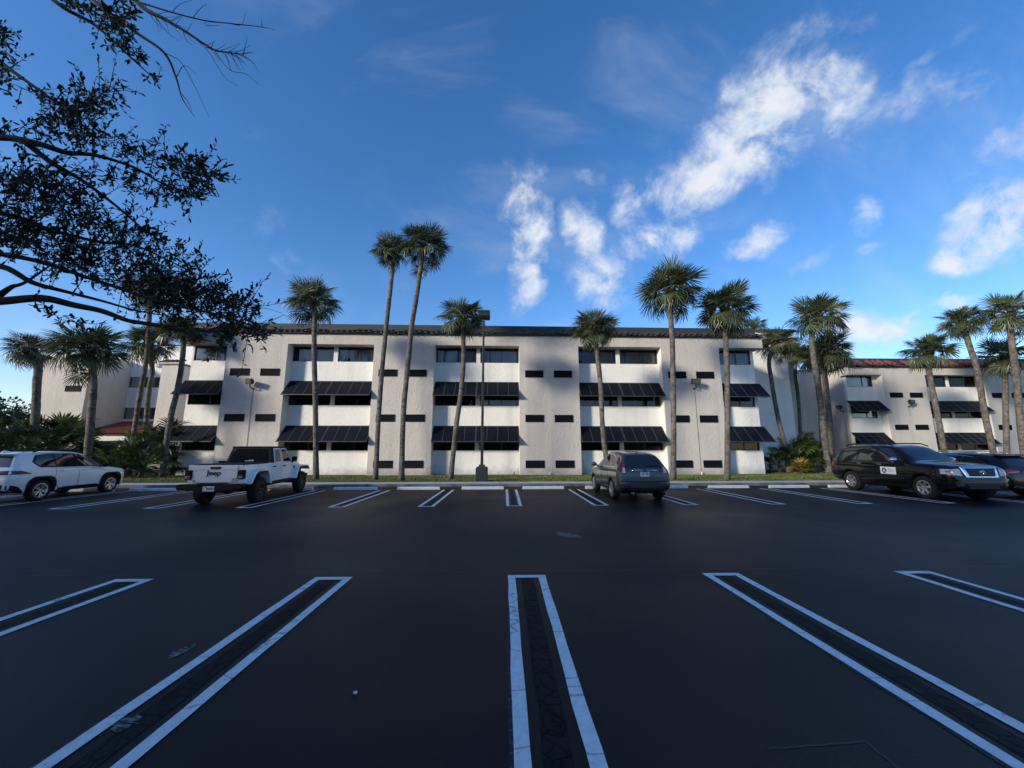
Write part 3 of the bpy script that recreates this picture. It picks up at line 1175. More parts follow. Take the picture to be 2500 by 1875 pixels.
def build_right():
    B = thing('office_building', 'tan and white building at right with red clay tiles along its eave', 'building', (34.7, 37.5, 0), 0)
    recs = [(0, 3.45, 'left'), (7.89, 13.95, 'full'), (18.25, 24.3, 'full')]
    vents = [(c + dx, row) for c in (3.45, 13.95, 24.3) for dx in (.5, 2.55) for row in (0, 1, 2)]
    roof = make_wing(B, 0, 29, recs, vents, 'tile_red', 14, {(0, 0, 2): ((0, 1),), (1, 0, 2): ((.45, 1),), (1, 1, 2): ((0, .3), (.55, 1))}, 8, left_white=False, ts=1.75)
    for i in range(7):
        o = link('tile', tile_mesh('tile_red', M['tile_red']), roof, loc=(.0, .45 + i * .4, 9.985 * (1 - 1.75)))
        o.scale.z = 1.75
        o.rotation_euler.z = R(-90)
    # link wall and stair tower between the two buildings
    T = thing('stair_tower', 'tall narrow tan stair tower with tiled cap behind the end of the central building', 'tower', (27.4, 36.6, 0), 0)
    MB().box(-1.5, 1.45, 0, 4.5, -.3, 13.3).build('wall', M['tan'], T)
    cap = MB().prism([(-.25, 13.3), (-.25, 13.42), (.5, 13.75), (4.5, 13.75), (4.75, 13.42), (4.75, 13.3)], -1.7, 1.65, 'x').build('cap', M['bronze'], T)
    for i in range(8):
        link('tile', tile_mesh('tile_dark', M['tile_dark']), cap, loc=(-1.48 + i * .42, 0, 3.34))
    W = thing('link_wall', 'plain tan wall between the stair tower and the red-tiled building', 'wall', (28.9, 41.2, 0), 0)
    MB().box(-.05, 6.05, 0, .4, -.3, 10.3).build('wall', M['tan'], W)
    MB().box(-.05, 6.05, -.05, .45, 10.3, 10.42).build('coping', M['tan'], W)


def build_left():
    C = thing('office_building', 'tan building at left with one vent on its pier and long dark windows behind', 'building', (-37.8, 33.3, 0), .0)
    MB().box(-2.0, 2.0, 0, 3.6, -.3, 10.05).build('pier', M['tan'], C)
    MB().box(-2.0, -.6, .3, 14, -.3, 10.0).build('side_wall', M['tan'], C)
    make_vent(C, .25, 6.62)
    # white wall behind with two window bands
    for (z0, z1) in ((-.3, 4.55), (5.62, 7.55), (8.55, 11.6)):
        MB().box(2.02, 14.5, 3.55, 3.8, z0, z1).build('spandrel', M['white'], C)
    for (z0, z1) in ((4.55, 5.62), (7.55, 8.55)):
        make_window(C, 2.1, 4.6, z0, z1, 3.6, curtain=())
        make_window(C, 4.62, 6.7, z0, z1, 3.6, curtain=((0, .2),))
        MB().box(6.72, 14.5, 3.56, 3.79, z0, z1).build('mullion_wall', M['white'], C)
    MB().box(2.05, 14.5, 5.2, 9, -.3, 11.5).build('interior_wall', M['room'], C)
    MB().box(2.05, 14.5, 3.56, 9.2, 11.6, 11.75).build('roof', M['roof_grey'], C)
    MB().box(4.35, 4.75, 3.33, 3.55, 9.55, 9.95).build('exhaust_hood', M['white'], C, bevel=.02)
    # narrow pier with a tiled cap and the strip window next to it
    MB().box(6.75, 8.35, 1.5, 3.5, -.3, 9.35).build('pier', M['tan'], C)
    cap = MB().box(6.65, 8.45, 1.35, 3.5, 9.35, 9.5).build('cap', M['bronze'], C)
    for i in range(5):
        link('tile', tile_mesh('tile_dark', M['tile_dark']), cap, loc=(6.8 + i * .37, 1.55, -.52))
    # low red tiled canopy
    b = MB()
    b.add([(2.02, -.4, 3.0), (7.4, -.4, 3.0), (6.2, 3.5, 4.25), (2.02, 3.5, 4.25), (2.02, -.4, 2.96), (7.4, -.4, 2.96), (7.4, 3.5, 2.96), (2.02, 3.5, 2.96)],
          [(0, 1, 2, 3), (4, 7, 6, 5), (0, 4, 5, 1), (1, 5, 6, 2)])
    cano = b.build('canopy_roof', M['tile_red'], C)
    b = MB()
    n = 8
    for i in range(n + 1):
        t = math.pi * i / n
        b.v += [(.13 * math.cos(t), 0, .10 * math.sin(t)), (.12 * math.cos(t), 4.1, 1.30 + .09 * math.sin(t))]
    b.f = [(2 * i, 2 * i + 2, 2 * i + 3, 2 * i + 1) for i in range(n)]
    b.m = [0] * n
    tm = b.mesh('tile', M['tile_red'], True)
    for i in range(13):
        o = link('tile', tm, cano, loc=(2.25 + i * .32, -.46, 3.0))
    MB().box(2.03, 7.2, -.2, .1, 2.45, 2.95).build('canopy_fascia', M['white'], C)
    MB().box(6.6, 7.0, -.1, .3, -.3, 2.45).build('canopy_post', M['white'], C)
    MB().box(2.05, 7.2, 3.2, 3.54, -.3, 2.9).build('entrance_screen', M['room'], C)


build_main()
build_right()
build_left()


def floodlight(loc, rz, label, drop, yaw=0.0, conduit='conduit'):
    t = thing('flood_light', label, 'flood light', loc, rz, 'flood lights on the walls')
    b = MB()
    b.tube([(0, 0, 0), (0, -.02, 0)], .075, 10)
    b.tube([(0, 0, 0), (0, -.26, .02), (-.02, -.34, .06)], .035, 8)
    b.tube([(-.02, -.34, .03), (-.04, -.36, .30)], .04, 8)
    b.build('bracket', M['iron'], t)
    h = MB()
    h.prism([(-.27, -.17), (.27, -.17), (.27, .17), (-.27, .17)], -.10, .0)
    h.add([(-.27, 0, -.17), (.27, 0, -.17), (.27, 0, .17), (-.27, 0, .17), (-.17, .16, -.09), (.17, .16, -.09), (.17, .16, .09), (-.17, .16, .09)],
          [(0, 1, 5, 4), (1, 2, 6, 5), (2, 3, 7, 6), (3, 0, 4, 7), (4, 5, 6, 7)])
    ho = h.build('head', M['iron'], t, loc=(-.05, -.40, .46), bevel=.012)
    ho.rotation_euler = (R(14), R(6), yaw)
    ho.scale = (1.15, 1.15, 1.15)
    lz = MB().box(-.22, .22, -.106, -.1005, -.125, .125).build('lens', M['lens'], ho)
    c = MB()
    c.tube([(0, -.025, -.07), (0, -.025, -drop)], .016 if conduit == 'conduit' else .013, 6)
    c.build('conduit', M[conduit], t)
    return t


def build_fixtures():
    def wallA(x, z):
        p = Matrix.Rotation(.0157, 3, 'Z') @ Vector((x, -.003, z))
        return (p.x, p.y + 27.2, z)
    p = at_y(618, 949, 26.9)
    floodlight(wallA(p.x, p.z), .0157, 'black flood light on a dark conduit above the white pickup truck', p.z - .05, R(-25), 'plinth')
    p = at_y(1695, 949, 27.4)
    floodlight(wallA(p.x, p.z), .0157, 'black flood light on a pale conduit above and right of the grey-green car', p.z - .05, R(-18))
    p = at_y(2218, 993, 37.5)
    floodlight((p.x, 37.497, p.z), 0, 'black flood light on the pier of the red-tiled building at right', 1.0, R(10))
    side_y = 38.9
    floodlight((34.976, side_y, 5.6), R(-90), 'black flood light on the shaded side wall of the red-tiled building, facing left', 5.0, R(-10))
    # lamp post
    x, y = -1.18, 20.85
    z0 = lawn_z(x, y)
    t = thing('lamp_post', 'tall dark lamp post on a square plinth in front of the building', 'lamp post', (x, y, z0))
    MB().prism([(-.31, -.1), (.31, -.1), (.31, .68), (.25, .76), (-.25, .76), (-.31, .68)], -.31, .31).build('plinth', M['plinth'], t, bevel=.02)
    MB().box(-.155, .155, -.155, .155, .76, .86).build('base_plate', M['plinth'], t)
    zt = at_y(1180, 784, y).z - z0
    pole = MB()
    pole.add([(-.075, -.075, .86), (.075, -.075, .86), (.075, .075, .86), (-.075, .075, .86), (-.05, -.05, zt), (.05, -.05, zt), (.05, .05, zt), (-.05, .05, zt)],
             [(0, 1, 5, 4), (1, 2, 6, 5), (2, 3, 7, 6), (3, 0, 4, 7), (4, 5, 6, 7)])
    pole.build('pole', M['iron'], t, bevel=.01)
    b = MB()
    b.tube([(0, 0, zt - .02), (0, 0, zt + .14)], .03, 8)
    b.bar((0, 0, zt + .06), (-.22, 0, zt + .16), .03, .03, up=(0, 1, 0))
    b.bar((0, 0, zt + .06), (.22, 0, zt + .16), .03, .03, up=(0, 1, 0))
    b.build('bracket', M['iron'], t)
    hd = MB()
    hd.prism([(-.30, -.02), (.20, -.13), (.30, .0), (.30, .32), (-.22, .34), (-.30, .2)], -.33, .33, 'x')
    h = hd.build('lamp_head', M['iron'], t, loc=(.02, .0, zt + .24), bevel=.015)
    MB().add([(-.29, -.262, -.035), (.29, -.262, -.035), (.29, .16, -.130), (-.29, .16, -.130)], [(0, 1, 2, 3)]).build('lens', M['lens'], h)
    # small stand pipes and sprinkler stubs by the wall
    for (px, py, h, r, m, l) in ((1255, 1161, .2, .03, 'iron', 'short black pipe stub at the foot of the white wall right of the lamp post'),
                                 (1341, 1159, .14, .03, 'sticker', 'small white pipe stub at the foot of the pier left of the grey-green car'),
                                 (1714, 1160, .16, .03, 'sticker', 'small white pipe stub beside the pale conduit at the wall foot'),
                                 (1426, 1159, 1.0, .02, 'conduit', 'thin grey standpipe against the white wall behind the grey-green car')):
        p = at_y(px, py, 27.0)
        y = 27.05 + .0157 * p.x if h < .5 else 27.82 + .0157 * p.x
        x = p.x * y / 27.0
        b = MB()
        b.tube([(0, 0, -.05), (0, 0, h)], r, 8)
        b.tube([(0, 0, h), (0, 0, h + .04)], r * 1.6, 8)
        tag(b.build('pipe_stub', M[m], loc=(x, y, lawn_z(x, y))), l, 'pipe')


build_fixtures()


# ------------------------------------------------------------------ palms and planting
def frond_mesh(key, mt, L, Rb, nseg, droop, spread, seed, fold=.22, wmul=1.0, split=.42):
    if key in _shared:
        return _shared[key]
    rnd = random.Random(seed)
    b = MB()
    n = 5
    pts = [(L * i / n, 0, -.10 * L * (i / n) ** 2 + .04 * L * math.sin(math.pi * i / n)) for i in range(n + 1)]
    b.tube(pts, [.020 - .012 * i / n for i in range(n + 1)], 5)
    zh = pts[-1][2]
    da = 2 * spread / nseg
    for i in range(nseg):
        a = -spread + da * (i + .5) + rnd.uniform(-.25, .25) * da
        ca, sa = math.cos(a), math.sin(a)
        l = Rb * (.70 + .30 * math.cos(a * .62)) * rnd.uniform(.86, 1.08)
        bx = L + .20 * Rb * max(0, ca)
        lateral = Vector((-sa, ca, 0))
        tipdroop = rnd.uniform(.6, 1.5)

        def P(r, w, dz=0.0):
            rr = r / Rb
            z = zh + fold * abs(sa) * r * (1 - .8 * rr) - droop * Rb * (rr ** 2) * (1 + (tipdroop - 1) * (rr > .8)) - .12 * (bx - L) + dz
            return Vector((bx + ca * r * (1 - .10 * droop * rr), sa * r, z)) + lateral * w
        w1 = split * l * math.tan(da / 2) * 1.08 * wmul
        s = .014 if i % 2 else -.006
        vs = [P(0, 0), P(split * l, -w1, s), P(split * l, w1, -s), P(.76 * l, -w1 * .72, s * .5), P(.76 * l, w1 * .72, -s * .5), P(l, 0)]
        b.add(vs, [(0, 1, 2), (1, 3, 4, 2), (3, 5, 4)])
    _shared[key] = b.mesh('frond', mt)
    return _shared[key]


def frond_set():
    S = {}
    S['up'] = [frond_mesh('fu%d' % i, M['frond'], .58, .66, 30, .18, R(128), 10 + i) for i in range(3)]
    S['mid'] = [frond_mesh('fm%d' % i, M['frond'], .60, .66, 30, .42, R(132), 20 + i) for i in range(3)]
    S['low'] = [frond_mesh('fl%d' % i, M['frond'], .60, .64, 28, .72, R(128), 30 + i) for i in range(2)]
    S['pale'] = [frond_mesh('fp', M['frond_pale'], .60, .66, 28, .45, R(130), 40)]
    S['dead'] = [frond_mesh('fd', M['frond_dead'], .55, .55, 20, .95, R(100), 41)]
    S['shrub'] = [frond_mesh('fs%d' % i, M['shrub_dark'], 1.0, .42, 24, .38, R(125), 50 + i, wmul=1.25) for i in range(3)]
    S['shrubl'] = [frond_mesh('fsl', M['shrub_light'], 1.0, .40, 22, .40, R(125), 55, wmul=1.25)]
    S['split'] = [frond_mesh('fsp%d' % i, M['shrub_dark'], .8, .42, 13, .45, R(140), 60 + i, wmul=1.5, split=.45) for i in range(2)]
    S['splitl'] = [frond_mesh('fspl', M['shrub_light'], .8, .42, 13, .45, R(140), 65, wmul=1.5, split=.45)]
    S['sword'] = [frond_mesh('fsw', M['croton'], .25, .62, 7, .5, R(50), 66, wmul=1.2)]
    return S


FR = frond_set()


def place_frond(me, parent, loc, az, el, roll, s):
    o = link('frond', me, parent, loc)
    o.rotation_euler = (Matrix.Rotation(az, 3, 'Z') @ Matrix.Rotation(-el, 3, 'Y') @ Matrix.Rotation(roll, 3, 'X')).to_euler()
    o.scale = (s, s, s)
    return o


def palm(label, Y, trunk_px, crown_px, cr_px, tw_px, seed, n=45, hang=0, group='sabal palms'):
    """trunk_px: image points from base to crown; Y: distance of the trunk; cr_px: crown half width in px"""
    rnd = random.Random(seed)
    base = at_y(*trunk_px[0], Y)
    z0 = lawn_z(base.x, Y) if Y < 50 else 0
    base.z = z0
    pts = [base - Vector((0, 0, .15))] + [at_y(x, y, Y) for (x, y) in trunk_px[1:]]
    c = at_y(*crown_px, Y)
    px_m = (at_y(crown_px[0] + 100, crown_px[1], Y) - c).length / 100
    Rw = cr_px * px_m
    top = c - Vector((0, 0, .16 * Rw))
    if (top - pts[-1]).length > .3:
        pts.append(top)
    else:
        pts[-1] = top
    # crown_px is where the ball of leaves is centred: lean the top a bit towards it
    t = thing('palm_tree', label, 'palm tree', base, 0, group)
    loc = [p - base for p in pts]
    path = spline(loc, 7)
    r = tw_px * px_m * .43
    n = int(n * rnd.uniform(.78, 1.12))
    low_el = rnd.uniform(112, 134)
    hang = hang + (rnd.random() < .35)
    m = len(path)
    rad = []
    for i in range(m):
        f = i / (m - 1)
        rr = r * (1.22 - .9 * min(f * 4, .25)) if f < .25 else r * (.995 - .12 * (f - .25))
        rr *= 1 + .05 * mnoise.noise(Vector((seed, i * .55, 0)))
        rad.append(rr)
    b = MB()
    b.tube(path, rad, 12, wob=.10, seed=seed)
    b.build('trunk', M['bark'], t, smooth=True)
    # crown heart: old leaf bases round the top of the trunk
    b = MB()
    tp = loc[-1]
    nb = 34
    for i in range(nb):
        a = i * 2.39996
        h = -.85 + .95 * (i / nb)
        d = Vector((math.cos(a), math.sin(a), 0))
        p = tp + Vector((0, 0, h * .55)) + d * r * .7
        q = p + d * (.16 + .10 * rnd.random()) + Vector((0, 0, .26 + .1 * rnd.random()))
        b.bar(p, q, .075, .03, up=d.cross(Vector((0, 0, 1))))
    b.tube([tp + Vector((0, 0, -.5)), tp + Vector((0, 0, -.1)), tp + Vector((0, 0, .25))], [r * .95, r * 1.18, r * .5], 10)
    crown = b.build('crown', M['boot'], t)
    s0 = Rw / (1.17 + .22 * abs(crown_px[0] - CX) / F)
    for i in range(n):
        f = (i + .5) / n
        el = R(84 - low_el * f ** .85) + rnd.gauss(0, R(7))
        az = i * 2.39996 + rnd.gauss(0, .18)
        kind = 'up' if el > R(38) else ('mid' if el > R(-12) else 'low')
        me = rnd.choice(FR[kind])
        if kind == 'mid' and rnd.random() < .12:
            me = FR['pale'][0]
        s = s0 * rnd.uniform(.84, 1.06) * (.88 if el > R(60) else 1)
        place_frond(me, crown, tp + Vector((0, 0, .12 * f - .02)), az, el, rnd.gauss(0, R(22)), s)
    for i in range(hang):
        az = rnd.uniform(0, 6.28) if hang > 2 else (math.pi if i else 0) + rnd.gauss(0, .3)
        place_frond(FR['dead' if rnd.random() < .35 else 'low'][0], crown, tp + Vector((0, 0, -.55 - .15 * i)), az, R(-58) + rnd.gauss(0, .1), rnd.gauss(0, .4), s0 * .8)
    return t


PALMS = [
    ('palm with a straight trunk standing just right of the white pickup truck', 22.8, [(772.4, 1168), (770, 981), (767, 866), (768, 798), (770, 752)], (766, 727), 74, 13.5, 0),
    ('very tall slender palm, left and shorter one of the leaning pair', 22.2, [(916.5, 1169.5), (925, 1010), (932, 912), (943, 797), (952, 717), (957, 660)], (953, 606), 50, 12.5, 1),
    ('very tall palm with a curved trunk, right and tallest one of the leaning pair', 21.6, [(980, 1172), (985, 1010), (997, 880), (1005, 797), (1014, 744), (1022, 690), (1028, 649)], (1035, 596), 63, 13.5, 2),
    ('short palm leaning right whose crown touches the lamp post head', 22.6, [(1099.6, 1168), (1114, 1039), (1124, 970), (1131, 895), (1131, 822)], (1128, 770), 59, 13.5, 0),
    ('short palm leaning left, standing behind the grey-green car', 23.0, [(1483, 1167), (1478.7, 1111), (1471, 1039), (1467, 952), (1460, 880), (1454, 837)], (1449, 796), 60, 13.5, 0),
    ('tall palm just right of the grey-green car with one drooping frond', 21.9, [(1643, 1169.5), (1644.5, 1039), (1643, 923), (1641.6, 837), (1637, 764)], (1637, 702), 80, 14, 1),
    ('palm in front of the last bay of the central building', 21.9, [(1775, 1169.5), (1776, 1010), (1774.7, 895), (1770, 793)], (1769, 746), 76, 14, 0),
    ('palm leaning left in front of the blue-shaded end wall', 30.0, [(1926, 1152), (1916, 1086), (1903, 1036), (1891, 975), (1883, 925), (1878, 880)], (1893, 832), 52, 11, 0),
    ('thin dark palm close behind the right edge of the end wall', 34.5, [(1957, 1120), (1954, 1054), (1949, 975), (1941, 912), (1944, 885)], (1943, 858), 36, 8.5, 0),
    ('tall pale-trunked palm leaning left, front one of three left of the black SUV', 29.2, [(2024, 1154), (2012, 1064), (2002, 975), (1988, 887), (1982, 836), (1984, 808)], (1995, 764), 71, 14, 0),
    ('palm with a dark bushy crown, right one of three left of the black SUV', 31.0, [(2034, 1148), (2024, 1013), (2016, 937), (2011, 890)], (2017, 852), 66, 13, 0),
    ('dark thin-trunked palm, rearmost of three left of the black SUV', 34.0, [(2007, 1130), (2004, 1040), (2001, 960), (1998, 910)], (1992, 868), 48, 9, 0),
    ('palm whose crown overlaps the red tiles, left one before the red-tiled building', 31.5, [(2318, 1150), (2304.5, 1096), (2292, 1029), (2276.6, 953), (2268, 903)], (2265, 851), 61, 13, 0),
    ('tall palm leaning left above the red tiles, second from the right edge', 31.5, [(2436, 1150), (2423.5, 1096), (2403, 1004), (2385.5, 903), (2365, 839), (2353, 801)], (2346, 779), 54, 13, 0),
    ('tall palm at the right edge with the highest crown there', 29.5, [(2511, 1156), (2499.5, 1103), (2489, 1004), (2479, 903), (2469, 827), (2465, 788)], (2462, 755), 72, 14, 0),
    ('low palm with grey crown behind the two tall palms at the right edge', 33.5, [(2460, 1140), (2457.7, 1100), (2455, 979), (2454, 903)], (2449, 862), 67, 12, 0),
    ('leftmost palm with a thick booted trunk against the sky', 27.5, [(82, 1150), (84, 1060), (87, 1010), (90, 938), (92.6, 890)], (76, 846), 62, 19, 0),
    ('palm with a thick trunk directly behind the white crossover', 23.0, [(210, 1167), (214, 1114), (223, 1010), (228, 938), (223, 884)], (218, 842), 92, 18, 1),
    ('tall leaning palm at left whose crown is hidden in the overhanging branches', 26.5, [(320, 1120), (330, 1039), (344, 952), (359, 866), (364, 779), (367, 735)], (367, 700), 62, 12, 0),
    ('short palm with crooked trunk just left of the central building', 27.5, [(350, 1120), (356, 1036), (364, 952), (372, 909), (367, 872)], (364, 832), 68, 12, 0),
    ('leaning palm at the left corner of the central building', 25.6, [(402, 1120), (414, 1033), (431, 961), (443, 895), (448, 830)], (440, 800), 56, 13.5, 0),
]
for i, (l, Y, tr, c, cr, tw, hg) in enumerate(PALMS):
    palm(l, Y, tr, c, cr, tw, 100 + i * 7, hang=hg)
# crown that peeks over the roof of the central building
palm('palm crown peeking over the roof at the right end of the central building', 47, [(1835, 1130), (1838, 900), (1840, 830)], (1840, 798), 36, 8, 911, n=36)


def fan_shrub(label, x, y, h, n, seed, kinds=('shrub',), stem=.35, s=None, group='fan palm shrubs'):
    rnd = random.Random(seed)
    z = lawn_z(x, y)
    t = thing('fan_palm_shrub', label, 'shrub', (x, y, z), 0, group)
    b = MB()
    hs = h * stem
    b.tube([(0, 0, -.1), (.03, .02, hs * .5), (0, 0, hs)], [.12, .10, .09], 8, wob=.2)
    b.build('stem', M['boot'], t, smooth=True)
    s = s or (h - hs) / 1.25
    for i in range(n):
        f = (i + .5) / n
        el = R(80 - 72 * f) + rnd.gauss(0, R(8))
        me = rnd.choice(FR[rnd.choice(kinds)])
        place_frond(me, t, (rnd.gauss(0, .05), rnd.gauss(0, .05), hs * rnd.uniform(.55, 1.0)), i * 2.39996 + rnd.gauss(0, .2), el, rnd.gauss(0, R(20)), s * rnd.uniform(.75, 1.08))
    return t


def leaf_bush(name, label, x, y, rx, ry, h, n, mt, ls, seed, group=None):
    """dense bush of long pointed leaves on fanned stems"""
    rnd = random.Random(seed)
    t = thing(name, label, 'shrub', (x, y, lawn_z(x, y)), 0, group)
    st, lf = MB(), MB()
    for i in range(n):
        a = rnd.uniform(0, 6.28)
        k = rnd.random() ** .5
        tip = Vector((math.cos(a) * rx * k, math.sin(a) * ry * k, h * (1 - .55 * k * k) * rnd.uniform(.55, 1.0)))
        p0 = Vector((tip.x * .12, tip.y * .12, -.05))
        mid = p0.lerp(tip, .5) + Vector((0, 0, .12 * h))
        if i % 3 == 0:
            st.tube([p0, mid, tip], [.02, .014, .006], 5)
        for j in range(9):
            az = j * .8 + rnd.uniform(-.3, .3)
            el = rnd.uniform(-.5, .8)
            d = Vector((math.cos(az) * math.cos(el), math.sin(az) * math.cos(el), math.sin(el)))
            sd = d.cross(Vector((0, 0, 1))).normalized()
            l = ls * rnd.uniform(.7, 1.2)
            w = l * .14
            q = tip + Vector((rnd.gauss(0, .05), rnd.gauss(0, .05), rnd.gauss(0, .06)))
            m1 = q + d * l * .45 + Vector((0, 0, l * .05))
            e = q + d * l - Vector((0, 0, l * .30))
            lf.add([q, m1 - sd * w, e, m1 + sd * w], [(0, 1, 2, 3)])
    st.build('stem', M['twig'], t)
    lf.build('foliage', mt, t)
    return t


def build_planting():
    L = [(-39.5, 29.5, 4.6, 22, 'tall dark fan palm shrub at the far left edge behind the white crossover'),
         (-36.0, 27.6, 4.3, 22, 'dark fan palm shrub second from the left edge behind the white crossover'),
         (-33.2, 29.6, 4.9, 24, 'tallest fan palm shrub before the tan pier at left'),
         (-31.4, 26.4, 3.6, 22, 'broad fan palm shrub right behind the roof of the white crossover'),
         (-31.9, 28.2, 4.5, 24, 'fan palm shrub rising before the tan pier, left of the thick palm trunk'),
         (-34.0, 24.6, 3.0, 20, 'low dark fan palm shrub behind the rear window of the white crossover'),
         (-29.0, 24.9, 2.7, 20, 'low fan palm shrub left of the thick palm trunk behind the crossover'),
         (-26.9, 28.5, 1.7, 16, 'fan palm shrub under the red tiled canopy'),
         (-24.6, 27.0, 3.6, 24, 'fan palm shrub right of the red tiled canopy'),
         (-23.7, 25.0, 2.9, 24, 'light green fan palm shrub behind the nose of the white crossover'),
         (-23.7, 28.6, 4.6, 24, 'tall fan palm shrub touching the left corner of the central building'),
         (-22.3, 24.6, 2.6, 22, 'fan palm shrub hanging over the grass left of the central building'),
         (-25.6, 23.6, 1.9, 18, 'low yellowish fan palm shrub right above the hood of the white crossover')]
    for i, (x, y, h, n, l) in enumerate(L):
        fan_shrub(l, x, y, h * .9, n + 8, 300 + i, ('shrub', 'shrub', 'shrubl') if i in (8, 9, 11, 12, 2) else ('shrub',), stem=.25)
    # between the two buildings at right
    fan_shrub('dark fan palm shrub in the corner between the end wall and the link wall', 27.6, 36.0, 3.5, 24, 401, ('shrub',), .3)
    leaf_bush('leafy_shrub', 'large bright green leafy bush between the end wall and the three palms', 24.6, 31.3, 1.5, 1.1, 3.2, 170, M['shrub_light'], .42, 402)
    leaf_bush('leafy_shrub', 'small yellow-green bush at the foot of the three palms left of the black SUV', 24.0, 29.6, .6, .5, 1.7, 40, M['shrub_light'], .36, 403)
    for i, (px, py, Y, h, l) in enumerate(((1882, 1152, 29.2, 1.5, 'split-leaf plant closest to the white corner of the central building'),
                                           (1904, 1152, 29.6, 1.9, 'split-leaf plant just left of the leaning palm before the end wall'),
                                           (1938, 1150, 29.6, 2.7, 'tall split-leaf plant behind the leaning palm before the end wall'))):
        p = at_y(px, py, Y)
        fan_shrub(l, p.x, Y, h, 13, 410 + i, ('split', 'split', 'splitl'), .45, s=h * .55, group='split-leaf plants')
    p = at_y(1957, 1150, 28.6)
    t = fan_shrub('small yellow and orange sword-leaved plant at the foot of the end wall', p.x, 28.6, 1.15, 26, 420, ('sword',), .25, s=1.0, group='sword-leaved plants')
    # planting bed under them
    b = MB()
    vs = []
    for i in range(25):
        x = 19.6 + 6.6 * i / 24
        y0 = 28.7 + .25 * mnoise.noise(Vector((x, 0, 0)))
        vs += [(x, y0, lawn_z(x, y0) + .03), (x, 33.2, .03)]
    b.add(vs, [(2 * i, 2 * i + 2, 2 * i + 3, 2 * i + 1) for i in range(24)])
    struct(b.build('planting_bed', M['soil']))
    b = MB()
    b.add([(-43, 23.2, .075), (-24.2, 23.4, .075), (-23.2, 27, .03), (-23.2, 33, .02), (-43, 33, .02)], [(0, 1, 2, 3, 4)])
    struct(b.build('planting_bed', M['soil']))


build_planting()


# ------------------------------------------------------------------ broadleaf trees
def leaf_verts(q, d, up, l, w):
    sd = d.cross(up).normalized()
    n = sd.cross(d)
    return [q, q + d * l * .35 - sd * w * .8 + n * l * .04, q + d * l * .72 - sd * w * .85 + n * l * .02, q + d * l, q + d * l * .72 + sd * w * .85 + n * l * .02, q + d * l * .35 + sd * w * .8 + n * l * .04]


